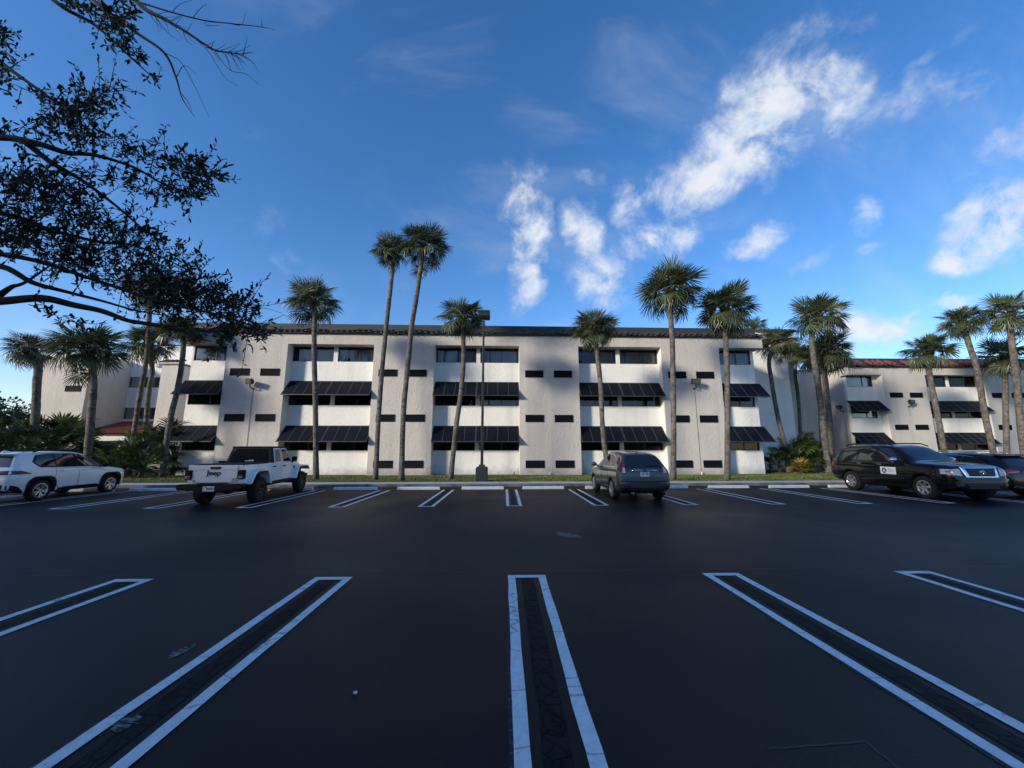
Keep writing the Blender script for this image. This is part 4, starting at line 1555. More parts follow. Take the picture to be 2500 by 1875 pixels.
def build_oak():
    rnd = random.Random(77)
    base = Vector((-10.2, 3.6, 0))
    t = thing('broadleaf_tree', 'dark overhanging tree at upper left with small leathery leaves and some bare twigs', 'tree', base)
    wood, lf = MB(), MB()

    def D(px, py):                                   # distance of the canopy: its near side hangs over the car park
        return 4.7 + .55 * mnoise.noise(Vector((px * .004, py * .004, 7)))

    def W(px, py, dy=0.0):
        return at_y(px, py, D(px, py) + dy) - base

    def limb(pts, r0, r1, dy=0.0, n=5, root=None):
        w = [W(x, y, dy) for (x, y) in pts]
        if root is not None:
            w = [root] + w
        p = spline(w, n)
        m = len(p)
        wood.tube(p, [r0 + (r1 - r0) * (i / (m - 1)) ** .8 for i in range(m)], 7 if r0 > .02 else 5)
        return p
    # trunk and scaffold limbs outside the picture
    tr = spline([(0, 0, -.2), (.1, .0, 1.2), (.25, .1, 2.6), (.2, .1, 3.6)], 6)
    tb = MB()
    tb.tube(tr, [.34, .30, .28, .27, .26, .255, .25, .25, .24, .24, .24, .235, .23, .23, .225, .22, .22, .215, .21][:len(tr)], 12, wob=.15)
    fork = Vector((.2, .1, 3.5))
    low = Vector((.25, .1, 2.5))
    limb([(-260, 760), (-120, 742), (0, 735), (100, 728), (180, 745), (250, 760), (310, 782), (350, 790), (430, 804), (480, 824), (515, 834)], .075, .006, root=low)
    limb([(310, 782), (370, 790), (430, 797), (480, 792)], .022, .006)
    limb([(-250, 420), (-100, 350), (0, 335), (90, 350), (160, 372), (200, 375), (250, 383), (330, 410), (400, 450), (470, 470), (535, 480)], .062, .004, root=fork)
    limb([(60, 345), (130, 400), (200, 440), (280, 500), (350, 560), (370, 575)], .04, .006, .1)
    limb([(-200, 600), (-80, 610), (0, 620), (100, 640), (250, 690), (400, 740), (520, 765), (600, 790), (645, 815)], .05, .004, -.25, root=fork)
    limb([(-150, 640), (0, 650), (80, 690), (160, 712), (250, 735), (340, 760), (440, 775)], .05, .005, .3)
    limb([(0, 720), (30, 700), (60, 690), (120, 650)], .04, .01, .5)
    limb([(-150, 500), (0, 520), (120, 560), (240, 590), (330, 600), (420, 640), (500, 680)], .05, .005, .15, root=fork)
    limb([(-300, 100), (-100, 60), (0, 150), (60, 195), (110, 230), (160, 265), (200, 280)], .05, .005, -.2, root=fork)
    limb([(-200, -150), (0, -140), (130, 0), (230, 60), (330, 150), (385, 200)], .06, .004, 0, root=fork)
    limb([(-100, -300), (100, -200), (200, -30), (320, 70), (400, 128), (430, 190), (445, 240), (475, 285)], .05, .003, .2, root=fork)
    T2 = [(0, -350), (200, -180), (330, 0), (400, 45), (450, 75), (520, 120), (560, 128), (590, 133)]
    limb(T2, .05, .003, .0, root=fork)
    limb([(340, 5), (420, 30), (500, 50), (560, 57), (640, 66), (672, 73)], .014, .003)
    for pts in ([(450, 75), (500, 115), (530, 160), (550, 190), (580, 210)], [(520, 118), (560, 170), (600, 180), (632, 207)], [(400, 128), (440, 150), (470, 200), (490, 240), (510, 285)],
                [(590, 133), (615, 150), (632, 178)], [(590, 133), (610, 128), (622, 130)], [(355, 15), (380, 55), (405, 75)], [(370, 30), (410, 80), (438, 100)], [(560, 57), (590, 60), (600, 30)],
                [(640, 66), (638, 45)], [(420, 30), (440, 10), (470, 0)], [(470, 45), (490, 20), (505, 10)], [(500, 50), (505, 62), (535, 62)], [(445, 70), (455, 98), (470, 110)],
                [(500, 115), (518, 122), (535, 150)], [(430, 190), (450, 160), (480, 182)], [(440, 225), (460, 250), (468, 270)], [(595, 130), (604, 88)], [(515, 120), (522, 100)],
                [(645, 815), (655, 790), (690, 770), (700, 772)], [(610, 772), (640, 752), (690, 765)], [(535, 480), (520, 450), (520, 470)], [(490, 455), (510, 448), (525, 455)]):
        limb(pts, .006, .002, rnd.uniform(-.1, .1), 4)
    for i in range(46):                               # short bare twigs along the dead branch
        k = rnd.random()
        seg = T2[2:]
        a = rnd.randrange(len(seg) - 1)
        x = seg[a][0] + (seg[a + 1][0] - seg[a][0]) * k
        y = seg[a][1] + (seg[a + 1][1] - seg[a][1]) * k
        dx, dy = rnd.uniform(10, 45), rnd.uniform(-25, 50)
        limb([(x, y), (x + dx * .5, y + dy * .45), (x + dx, y + dy)], .004, .0015, rnd.uniform(-.05, .05), 2)
    strokes = [([(-120, 420), (0, 430), (60, 470), (150, 520), (250, 560), (330, 570)], 42, 150),
               ([(-120, 560), (0, 575), (100, 610), (200, 655), (320, 700), (430, 735), (520, 770), (610, 805)], 36, 270),
               ([(-60, 520), (60, 560), (180, 600), (300, 640), (400, 680), (480, 720)], 38, 230),
               ([(150, 330), (250, 335), (330, 362), (420, 402), (480, 425), (530, 425)], 24, 120),
               ([(190, 420), (300, 440), (380, 468), (440, 470), (490, 470)], 18, 70),
               ([(-80, 180), (0, 190), (80, 230), (180, 270), (240, 240), (285, 215)], 28, 80),
               ([(120, -20), (200, 22), (270, 50), (310, 45)], 22, 75),
               ([(230, 60), (290, 110), (335, 150), (385, 200)], 14, 26),
               ([(-30, 60), (10, 110), (50, 170)], 22, 24),
               ([(-80, 320), (20, 330), (110, 300), (180, 280), (250, 290)], 30, 80),
               ([(330, 560), (400, 600), (450, 632), (520, 690), (600, 745), (625, 765)], 14, 55),
               ([(420, 700), (500, 715), (560, 745), (610, 780)], 26, 60),
               ([(90, 755), (140, 775), (215, 790)], 13, 12),
               ([(20, 440), (100, 450), (180, 470), (240, 520)], 30, 80),
               ([(290, 590), (350, 640), (400, 700), (450, 745)], 30, 65),
               ([(400, 790), (460, 805), (560, 820), (640, 825)], 12, 26)]
    for (pl, sp, cnt) in strokes:
        for i in range(int(cnt * 1.1)):
            a = rnd.randrange(len(pl) - 1)
            k = rnd.random()
            x = pl[a][0] + (pl[a + 1][0] - pl[a][0]) * k
            y = pl[a][1] + (pl[a + 1][1] - pl[a][1]) * k
            dy = rnd.gauss(0, .38)
            ex, ey = x + rnd.gauss(12, sp * 1.3), y + rnd.gauss(0, sp * 1.3)
            p0 = W(x, y, dy * .6)
            p1 = W(ex, ey, dy)
            if (p1 - p0).length > .8:
                p1 = p0 + (p1 - p0).normalized() * .8
            mid = p0.lerp(p1, .5) + Vector((0, 0, rnd.uniform(-.03, .05)))
            wood.tube([p0, mid, p1], [.005, .004, .0018], 4, cap=False)
            tip = (p1 - mid).normalized()
            n = rnd.randint(7, 13)
            for j in range(n):
                f = .25 + .75 * (j / (n - 1)) ** .8
                q = (p0.lerp(mid, f * 2) if f < .5 else mid.lerp(p1, f * 2 - 1))
                d = (tip * .7 + Vector((rnd.gauss(0, .6), rnd.gauss(0, .6), rnd.gauss(.15, .5)))).normalized()
                l = rnd.uniform(.045, .088)
                up = Vector((rnd.gauss(0, .4), rnd.gauss(0, .4), 1))
                lf.add(leaf_verts(q, d, up, l, l * .20), [(0, 1, 2, 3, 4, 5)])
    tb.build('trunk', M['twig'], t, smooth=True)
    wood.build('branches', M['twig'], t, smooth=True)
    lf.build('crown', M['oak'], t)


build_oak()


def crown_mesh(key, mt, seed, n, lobes, ls):
    rnd = random.Random(seed)
    b = MB()
    for i in range(n):
        c, r = rnd.choice(lobes)
        d = Vector((rnd.gauss(0, 1), rnd.gauss(0, 1), rnd.gauss(0, 1))).normalized()
        q = Vector(c) + d * r * (rnd.uniform(.35, 1) ** .6) * (1 + .2 * mnoise.noise(d * 2.5 + Vector(c)))
        dd = (d + Vector((rnd.gauss(0, .8), rnd.gauss(0, .8), rnd.gauss(-.1, .6)))).normalized()
        sd = dd.cross(Vector((rnd.gauss(0, .5), rnd.gauss(0, .5), 1))).normalized()
        l = ls * rnd.uniform(.6, 1.3)
        b.add([q, q + dd * l * .5 - sd * l * .3, q + dd * l, q + dd * l * .5 + sd * l * .3], [(0, 1, 2, 3)])
    return b.mesh(key, mt)


def build_shade_trees():
    """row of street trees along the near side of the car park, behind the camera; they keep the lot in shade"""
    rnd = random.Random(9)
    lobes = []
    for i in range(20):
        a = i * 2.4
        r = rnd.uniform(.6, 3.6)
        lobes.append(((math.cos(a) * r, math.sin(a) * r, rnd.uniform(4.6, 11.2 - .5 * r)), rnd.uniform(1.3, 2.2)))
    cm = crown_mesh('crown', M['oak'], 12, 9000, lobes, .42)
    tm = MB()
    tm.tube(spline([(0, 0, -.3), (.1, .05, 1.8), (-.1, .1, 3.6), (.1, 0, 6.5), (0, 0, 9)], 4), [.36] * 3 + [.3] * 4 + [.24] * 4 + [.16] * 4 + [.06] * 2, 10, wob=.15)
    for i in range(6):
        a = i * 1.1
        tm.tube([(0, 0, 3.2 + i * .5), (math.cos(a) * 1.4, math.sin(a) * 1.4, 5 + i * .6), (math.cos(a) * 2.8, math.sin(a) * 2.8, 6.4 + i * .7)], [.14, .1, .03], 7)
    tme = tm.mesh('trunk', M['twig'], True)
    for i in range(9):
        x = -63 + i * 6.6
        y = -12.5 + rnd.uniform(-1.2, .6)
        t = thing('shade_tree', 'broadleaf shade tree behind the viewer, %s in the row from the left' % ('first second third fourth fifth sixth seventh eighth ninth'.split()[i]), 'tree', (x, y, 0), rnd.uniform(0, 6.28), 'row of shade trees behind the viewer')
        s = rnd.uniform(1.42, 1.58)
        t.scale = (s, s, s)
        link('trunk', tme, t)
        link('crown', cm, t)
    # leafy screen out of view, added to block sunlit ground from reflections
    b = MB()
    b.box(-70, 45, -19.2, -17.6, -.1, 3.3)
    hd = thing('added_hedge', 'tall dark leafy screen, unseen behind the viewer, added to block reflections of sunlit ground', 'added_hedge', (0, 0, 0))
    b.build('core', M['shrub_dark'], hd)
    b = MB()
    for i in range(9000):
        if rnd.random() < .75:
            q = Vector((rnd.uniform(-70, 45), -17.6 + rnd.uniform(-.05, .25), rnd.uniform(0, 3.4)))
        else:
            q = Vector((rnd.uniform(-70, 45), rnd.uniform(-19.3, -17.5), 3.3 + rnd.uniform(-.1, .25)))
        d = Vector((rnd.gauss(0, 1), rnd.gauss(.3, 1), rnd.gauss(.3, 1))).normalized()
        sd = d.cross(Vector((rnd.gauss(0, 1), rnd.gauss(0, 1), 1))).normalized()
        l = rnd.uniform(.15, .4)
        b.add([q, q + d * l * .5 - sd * l * .25, q + d * l, q + d * l * .5 + sd * l * .25], [(0, 1, 2, 3)])
    b.build('foliage', M['shrub_dark'], hd)
    # distant trees low on the left horizon
    lobes2 = [((rnd.gauss(0, 2.2), rnd.gauss(0, 1.5), rnd.uniform(2.5, 5.6)), rnd.uniform(.8, 1.5)) for _ in range(14)]
    cm2 = crown_mesh('crown', M['shrub_dark'], 13, 5000, lobes2, .35)
    for i, (px, Y, s, l) in enumerate(((30, 52, 1.25, 'far broadleaf tree at the left edge above the shrubs'), (112, 50, 1.05, 'far broadleaf tree behind the leftmost palm trunk'), (-70, 48, 1.3, 'far broadleaf tree just outside the left edge'))):
        p = at_y(px, 1097, Y)
        t = thing('broadleaf_tree', l, 'tree', (p.x, Y, -.06), i * 1.3)
        t.scale = (s, s, s)
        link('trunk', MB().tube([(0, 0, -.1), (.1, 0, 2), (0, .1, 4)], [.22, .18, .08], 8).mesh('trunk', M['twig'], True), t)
        link('crown', cm2, t)


build_shade_trees()


# ------------------------------------------------------------------ vehicles (local axes: x forward, y left, z up)
def lerp_curve(pts, x):
    if x <= pts[0][0]:
        return pts[0][1]
    for (a, b) in zip(pts, pts[1:]):
        if x <= b[0]:
            return a[1] + (b[1] - a[1]) * (x - a[0]) / (b[0] - a[0])
    return pts[-1][1]


def baked(me, mods):
    """mesh after a list of modifier setups (function of the temporary object)"""
    o = bpy.data.objects.new('tmp', me)
    COL.objects.link(o)
    tmp = [o]
    for m in mods:
        tmp += m(o) or []
    dg = bpy.context.evaluated_depsgraph_get()
    dg.update()
    out = bpy.data.meshes.new_from_object(o.evaluated_get(dg), depsgraph=dg)
    for t in tmp:
        bpy.data.objects.remove(t)
    return out


class Car:
    def __init__(s, root, spec, paint):
        s.root, s.paint = root, paint
        xs = sorted(set([p[0] for p in spec['zt']] + [p[0] for p in spec['w']] + spec.get('xs', [])))
        dense = []
        for a, c in zip(xs, xs[1:]):
            dense.append(a)
            k = int((c - a) / .3)
            dense += [a + (c - a) * i / (k + 1) for i in range(1, k + 1)]
        xs = dense + [xs[-1]]
        vs, fs = [], []
        for x in xs:
            zb, zt, w, wt, be = (lerp_curve(spec[k], x) for k in ('zb', 'zt', 'w', 'wt', 'belt'))
            be = min(be, zt - .05)
            hi = zt - be                             # greenhouse height
            ed = .05 + .03 * min(hi, .4)
            ws = min(w * .965, w)
            half = [(0, zb), (w * .90, zb), (w * .975, zb + .10), (w, zb + (be - zb) * .55), (w * .995, be - .10), (ws * .965, be), (wt, zt - ed), (wt * .80, zt - .018), (0, zt)]
            ring = half + [(-y, z) for (y, z) in half[-2:0:-1]]
            vs += [(x, y, z) for (y, z) in ring]
        n = 16
        for i in range(len(xs) - 1):
            for k in range(n):
                k2 = (k + 1) % n
                fs.append((i * n + k, (i + 1) * n + k, (i + 1) * n + k2, i * n + k2))
        fs += [tuple(range(n)), tuple((len(xs) - 1) * n + k for k in range(n))[::-1]]
        me = bpy.data.meshes.new('body')
        me.from_pydata(vs, [], fs)
        bm = bmesh.new()
        bm.from_mesh(me)
        bmesh.ops.recalc_face_normals(bm, faces=bm.faces)
        bm.to_mesh(me)
        bm.free()
        me.materials.append(paint)
        me.polygons.foreach_set('use_smooth', [True] * len(me.polygons))

        def sub(o):
            m = o.modifiers.new('s', 'SUBSURF')
            m.levels = m.render_levels = 2
        fine = baked(me, [sub])
        s.bvh = BVHTree.FromPolygons([v.co.copy() for v in fine.vertices], [tuple(p.vertices) for p in fine.polygons])
        s.wheels = spec['wheels']
        cut = MB()
        for (x, y) in s.wheels:
            r = spec['well']
            sg = 1 if y > 0 else -1
            cut.lathe([(0.0, 0), (r, 0), (r, sg * .9), (0.0, sg * .9)], 28, 'y', (x, sg * (abs(y) - .22), spec['tyre'][0] + .01))
        cme = cut.mesh('cut', M['plastic'])
        bm = bmesh.new()
        bm.from_mesh(cme)
        bmesh.ops.remove_doubles(bm, verts=bm.verts, dist=1e-5)
        bmesh.ops.recalc_face_normals(bm, faces=bm.faces)
        bm.to_mesh(cme)
        bm.free()

        def boo(o):
            c = bpy.data.objects.new('cut', cme)
            COL.objects.link(c)
            m = o.modifiers.new('b', 'BOOLEAN')
            m.operation = 'DIFFERENCE'
            m.object = c
            m.solver = 'EXACT'
            m.material_mode = 'TRANSFER'
            return [c]
        body = baked(fine, [boo])
        s.body = link('body', body, root)

    def _grid(s, poly, nc, nr):
        us = [p[0] for p in poly]
        u0, u1 = min(us), max(us)
        cols = []
        for i in range(nc + 1):
            u = u0 + (u1 - u0) * min(max(i / nc, 1e-4), 1 - 1e-4)
            zz = []
            for (a, b) in zip(poly, poly[1:] + poly[:1]):
                if (a[0] - u) * (b[0] - u) <= 0 and abs(a[0] - b[0]) > 1e-9:
                    zz.append(a[1] + (b[1] - a[1]) * (u - a[0]) / (b[0] - a[0]))
            cols.append([(u, min(zz) + (max(zz) - min(zz)) * j / nr) for j in range(nr + 1)])
        return cols

    def patch(s, poly, view, name, mt, parent=None, off=.006, nc=10, nr=5, skirt=.02):
        """panel that follows the body: outline given as seen from 'L','R' side (x,z), 'B' back or 'F' front (y,z) or 'T' top (x,y)"""
        cols = s._grid(poly, nc, nr)
        o0 = {'L': lambda u, z: ((u, 3, z), (0, -1, 0)), 'R': lambda u, z: ((u, -3, z), (0, 1, 0)), 'B': lambda u, z: ((-5, u, z), (1, 0, 0)),
              'F': lambda u, z: ((5, u, z), (-1, 0, 0)), 'T': lambda u, z: ((u, z, 4), (0, 0, -1))}[view]
        P, N = [], []
        for c in cols:
            for (u, z) in c:
                o, d = o0(u, z)
                o, d = Vector(o), Vector(d)
                hit, nrm, i, dist = s.bvh.ray_cast(o, d)
                if hit is None:
                    hit, nrm, i, dist = s.bvh.find_nearest(o + d * (2.2 if view in 'LR' else 2.6))
                if nrm.dot(d) > 0:
                    nrm = -nrm
                P.append(hit + nrm * off)
                N.append(nrm)
        k = nr + 1
        b = MB()
        fs = [(i * k + j, (i + 1) * k + j, (i + 1) * k + j + 1, i * k + j + 1) for i in range(nc) for j in range(nr)]
        bd = [j for j in range(k)] + [i * k + nr for i in range(1, nc + 1)] + [nc * k + j for j in range(nr - 1, -1, -1)] + [i * k for i in range(nc - 1, 0, -1)]
        vs = P + [P[i] - N[i] * (skirt + off) for i in bd]
        m = len(P)
        for a in range(len(bd)):
            c = (a + 1) % len(bd)
            fs.append((bd[a], bd[c], m + c, m + a))
        b.add(vs, fs)
        me = b.mesh(name, mt)
        bm = bmesh.new()
        bm.from_mesh(me)
        bmesh.ops.remove_doubles(bm, verts=bm.verts, dist=1e-4)
        bmesh.ops.recalc_face_normals(bm, faces=bm.faces)
        bm.to_mesh(me)
        bm.free()
        for p in me.polygons[:]:
            p.use_smooth = True
        me.set_sharp_from_angle(angle=R(35)) if hasattr(me, 'set_sharp_from_angle') else None
        return link(name, me, parent or s.root)

    def surf(s, view, u, z):
        o, d = {'L': ((u, 3, z), (0, -1, 0)), 'R': ((u, -3, z), (0, 1, 0)), 'B': ((-5, u, z), (1, 0, 0)), 'F': ((5, u, z), (-1, 0, 0)), 'T': ((u, z, 4), (0, 0, -1))}[view]
        return s.bvh.ray_cast(Vector(o), Vector(d))[0]

    def door(s, poly, view, handle, hm):
        s.patch([(x * 1.0 + dx, z) for (x, z), dx in zip(poly, [0] * len(poly))], view, 'door_gap', M['plastic'], off=.002, nc=10, nr=6)
        cx = sum(p[0] for p in poly) / len(poly)
        cz = sum(p[1] for p in poly) / len(poly)
        inner = [(cx + (x - cx) * (1 - .012 / max(abs(x - cx), .05)), cz + (z - cz) * (1 - .012 / max(abs(z - cz), .05))) for (x, z) in poly]
        d = s.patch(inner, view, 'door', s.paint, off=.006, nc=12, nr=7)
        if handle:
            h = s.surf(view, *handle)
            sg = 1 if view == 'L' else -1
            b = MB()
            b.tube([h + Vector((-.10, 0, 0)), h + Vector((-.06, sg * .035, .004)), h + Vector((.06, sg * .035, .004)), h + Vector((.10, 0, 0))], .016, 6)
            b.build('handle', hm, d, smooth=True)
        return d

    def mirror(s, view, x, z, mt, sz=(.10, .12, .085)):
        h = s.surf(view, x, z)
        sg = 1 if view == 'L' else -1
        b = MB()
        b.ball((h.x, h.y + sg * .17, h.z + .07), sz[0], sz[1], sz[2], 12, 8)
        b.bar(h + Vector((0, 0, .02)), h + Vector((0, sg * .16, .03)), .08, .05)
        b.build('mirror', mt, s.root, smooth=True)


def wheel_meshes(key, r, w, rr, style):
    if key in _shared:
        return _shared[key]
    b = MB()
    h = w / 2
    b.lathe([(rr - .01, -h * .75), (rr + .015, -h * .95), (r * .90, -h), (r * .975, -h * .86), (r, -h * .55), (r, h * .55), (r * .975, h * .86), (r * .90, h), (rr + .015, h * .95), (rr - .01, h * .75), (rr - .03, h * .2), (rr - .03, -h * .2), (rr - .01, -h * .75)], 36)
    ty = b.mesh('wheel', M['tyre'], True)
    al = M['rim_black'] if style == 'black' else M['alloy']
    c = MB()
    # outer side is -y; the copy on the other side is turned round
    c.lathe([(rr + .012, -h * .90), (rr - .012, -h * .94), (rr - .03, -h * .80), (rr - .04, -h * .3)], 36)
    ns = {'five': 5, 'black': 5, 'six': 6, 'seven': 7}[style]
    for i in range(ns):
        a = 2 * math.pi * i / ns + .3
        offs = (-.11, .11) if style in ('five', 'black') else (0,)
        for of in offs:
            ca, sa = math.cos(a + of * .3), math.sin(a + of * .3)
            cb, sb = math.cos(a + of * 2.2), math.sin(a + of * 2.2)
            p = Vector((.05 * ca, -h * .70, .05 * sa))
            q = Vector(((rr - .02) * cb, -h * .86, (rr - .02) * sb))
            c.bar(p, q, .045 if len(offs) > 1 else .085, .035, up=(0, 1, 0))
    c.lathe([(.0001, -h * .86), (.045, -h * .84), (.06, -h * .68)], 16)
    c.mi = 1
    c.lathe([(rr - .035, -h * .35), (.0001, -h * .35)], 24)
    ri = c.mesh('rim', [al, M['ink_black']], False)
    _shared[key] = (ty, ri)
    return _shared[key]


def add_wheels(root, wheels, key, r, w, rr, style, steer=0):
    ty, ri = wheel_meshes(key, r, w, rr, style)
    for (x, y) in wheels:
        o = link('wheel', ty, root, (x, y - (w / 2 if y > 0 else -w / 2), r))
        o.rotation_euler = (0, random.Random(x * 7 + y).uniform(0, 6), math.pi if y > 0 else 0)
        link('rim', ri, o)


def text_mesh(txt, size, mt, depth=.004, bold=0.0, shear=0.0):
    cu = bpy.data.curves.new('txt', 'FONT')
    cu.body = txt
    cu.size = size
    cu.extrude = depth
    cu.offset = bold
    cu.shear = shear
    cu.align_x = 'CENTER'
    cu.align_y = 'CENTER'
    o = bpy.data.objects.new('txt', cu)
    COL.objects.link(o)
    dg = bpy.context.evaluated_depsgraph_get()
    dg.update()
    me = bpy.data.meshes.new_from_object(o.evaluated_get(dg), depsgraph=dg)
    bpy.data.objects.remove(o)
    me.materials.clear()
    me.materials.append(mt)
    return me


BACK_ROT = Matrix(((0, 0, -1), (-1, 0, 0), (0, 1, 0)))   # text plane facing backwards (-x): right of text = -y


def white_crossover():
    t = thing('car', 'white crossover with black wheel-arch cladding at the left edge, parked nose-in', 'car', (-17.07, 15.30, 0), R(96))
    wy = .925
    spec = dict(zt=[(-2.33, .66), (-2.31, .95), (-2.27, 1.05), (-2.20, 1.16), (-2.02, 1.55), (-1.93, 1.62), (-1.6, 1.665), (-.6, 1.70), (.1, 1.675), (.40, 1.61), (1.18, 1.12), (1.35, 1.09), (1.95, 1.0), (2.15, .93), (2.22, .80), (2.265, .62)],
                w=[(-2.33, .74), (-2.25, .86), (-2.0, .92), (1.7, .92), (2.0, .87), (2.18, .74), (2.265, .60)],
                wt=[(-2.33, .68), (-2.2, .74), (-1.95, .63), (-1.6, .60), (-.5, .62), (.40, .60), (1.18, .72), (1.6, .76), (2.0, .72), (2.265, .55)],
                belt=[(-2.33, 1.10), (-1.5, 1.12), (1.2, 1.04), (2.26, .9)], zb=[(-2.33, .40), (-1.95, .24), (2.0, .24), (2.265, .36)],
                wheels=[(1.345, wy), (1.345, -wy), (-1.345, wy), (-1.345, -wy)], well=.43, tyre=(.35, .23))
    c = Car(t, spec, M['car_white'])
    add_wheels(t, spec['wheels'], 'w_rav', .35, .225, .235, 'five')
    for v in 'LR':
        c.patch([(-1.62, 1.32), (-1.46, 1.55), (-1.0, 1.60), (-.1, 1.60), (.45, 1.52), (1.02, 1.13), (1.0, 1.085), (-1.45, 1.13)], v, 'window_trim', M['plastic'], off=.004, nc=26, nr=6)
        for pl in ([(-1.56, 1.32), (-1.42, 1.52), (-.98, 1.575), (-.90, 1.575), (-.90, 1.15), (-1.42, 1.16)], [(-.86, 1.14), (-.86, 1.575), (-.14, 1.58), (-.14, 1.125)], [(-.04, 1.12), (-.04, 1.58), (.44, 1.50), (.94, 1.13)]):
            c.patch(pl, v, 'window', M['carglass'], off=.009, nc=12, nr=6)
        c.door([(-.93, .62), (-.93, 1.09), (-.09, 1.075), (-.09, .38), (-.75, .38)], v, (-.66, .98), M['car_white'])
        c.door([(-.06, .38), (-.06, 1.075), (.95, 1.055), (.98, .9), (.92, .38)], v, (.14, .97), M['car_white'])
        # cladding: arches and sill
        for ax in (1.345, -1.345):
            b = MB()
            sg = 1 if v == 'L' else -1
            pts_o, pts_i = [], []
            for k in range(17):
                a = math.pi * (-.06 + 1.12 * k / 16)
                ro = .53 / max(abs(math.cos(a)), abs(math.sin(a)), .86) * .93
                pts_o.append((ax + ro * math.cos(a), max(.34 + ro * math.sin(a), .22)))
                pts_i.append((ax + .425 * math.cos(a), max(.36 + .425 * math.sin(a), .22)))
            vs = []
            for (p, q) in zip(pts_o, pts_i):
                for (u, z) in (p, q):
                    h = c.surf(v, u, min(max(z, .34), 1.2))
                    y = (abs(h.y) if h is not None else .9)
                    vs.append((u, sg * (max(y, .80) + .018), z))
                vs.append((q[0], sg * .70, q[1]))
            fs = []
            for k in range(16):
                fs += [(3 * k, 3 * k + 3, 3 * k + 4, 3 * k + 1), (3 * k + 1, 3 * k + 4, 3 * k + 5, 3 * k + 2)]
            b.add(vs, fs)
            b.build('arch_cladding', M['plastic'], t, smooth=False)
        c.patch([(-.9, .22), (-.88, .36), (-.55, .42), (.8, .42), (.9, .36), (.9, .22)], v, 'sill', M['plastic'], off=.012, nc=10, nr=4)
        c.patch([(-2.24, .38), (-2.24, .60), (-2.05, .54), (-1.88, .36), (-1.88, .30)], v, 'bumper_corner', M['plastic'], off=.01, nc=8, nr=4)
        c.patch([(-2.24, .93), (-2.24, 1.04), (-2.05, 1.05), (-1.74, .95), (-1.74, .93)], v, 'tail_light', M['dark_lens'], off=.012, nc=8, nr=4)
        c.patch([(1.98, .78), (1.86, .92), (2.06, .92), (2.19, .80)], v, 'headlight', M['clear_lens'], off=.008, nc=8, nr=4)
        c.mirror(v, .86, 1.06, M['plastic'])
    c.patch([(-.66, 1.17), (-.60, 1.52), (.60, 1.52), (.66, 1.17)], 'B', 'rear_window', M['carglass'], off=.010, nc=12, nr=6)
    c.patch([(-.84, .93), (-.84, 1.06), (-.30, 1.04), (.30, 1.04), (.84, 1.06), (.84, .93)], 'B', 'tail_light', M['dark_lens'], off=.010, nc=14, nr=3)
    c.patch([(-.80, .36), (-.80, .58), (-.5, .66), (.5, .66), (.80, .58), (.80, .36)], 'B', 'bumper', M['plastic'], off=.012, nc=12, nr=4)
    c.patch([(-.60, 1.14), (-.54, 1.52), (.54, 1.52), (.60, 1.14)], 'F', 'windshield', M['carglass'], off=.008, nc=12, nr=8)
    b = MB()
    b.add([(-1.92, -.64, 1.635), (-2.16, -.60, 1.60), (-2.16, .60, 1.60), (-1.92, .64, 1.635), (-1.92, -.64, 1.60), (-2.14, -.60, 1.575), (-2.14, .60, 1.575), (-1.92, .64, 1.60)],
          [(0, 1, 2, 3), (7, 6, 5, 4), (0, 4, 5, 1), (1, 5, 6, 2), (2, 6, 7, 3), (3, 7, 4, 0)])
    b.build('spoiler', M['car_white'], t, bevel=.01)
    for sg in (1, -1):
        zz = [(x, sg * .60, lerp_curve(spec['zt'], x) - .01) for x in (-1.5, -1.3, -.6, 0, .3)]
        b = MB()
        b.tube([(x, y, z + (.045 if 0 < i < 4 else 0)) for i, (x, y, z) in enumerate(zz)], .02, 6)
        b.build('roof_rail', M['plastic'], t, smooth=True)
    b = MB()
    b.add([(-1.78, 0, 1.72), (-1.55, -.03, 1.665), (-1.55, .03, 1.665), (-1.85, -.03, 1.635), (-1.85, .03, 1.635)], [(0, 3, 1), (0, 1, 2), (0, 2, 4), (0, 4, 3)])
    b.build('antenna_fin', M['car_white'], t)
    MB().box(-2.34, -2.325, -.16, .16, .70, .84).build('license_plate', M['plate'], t)


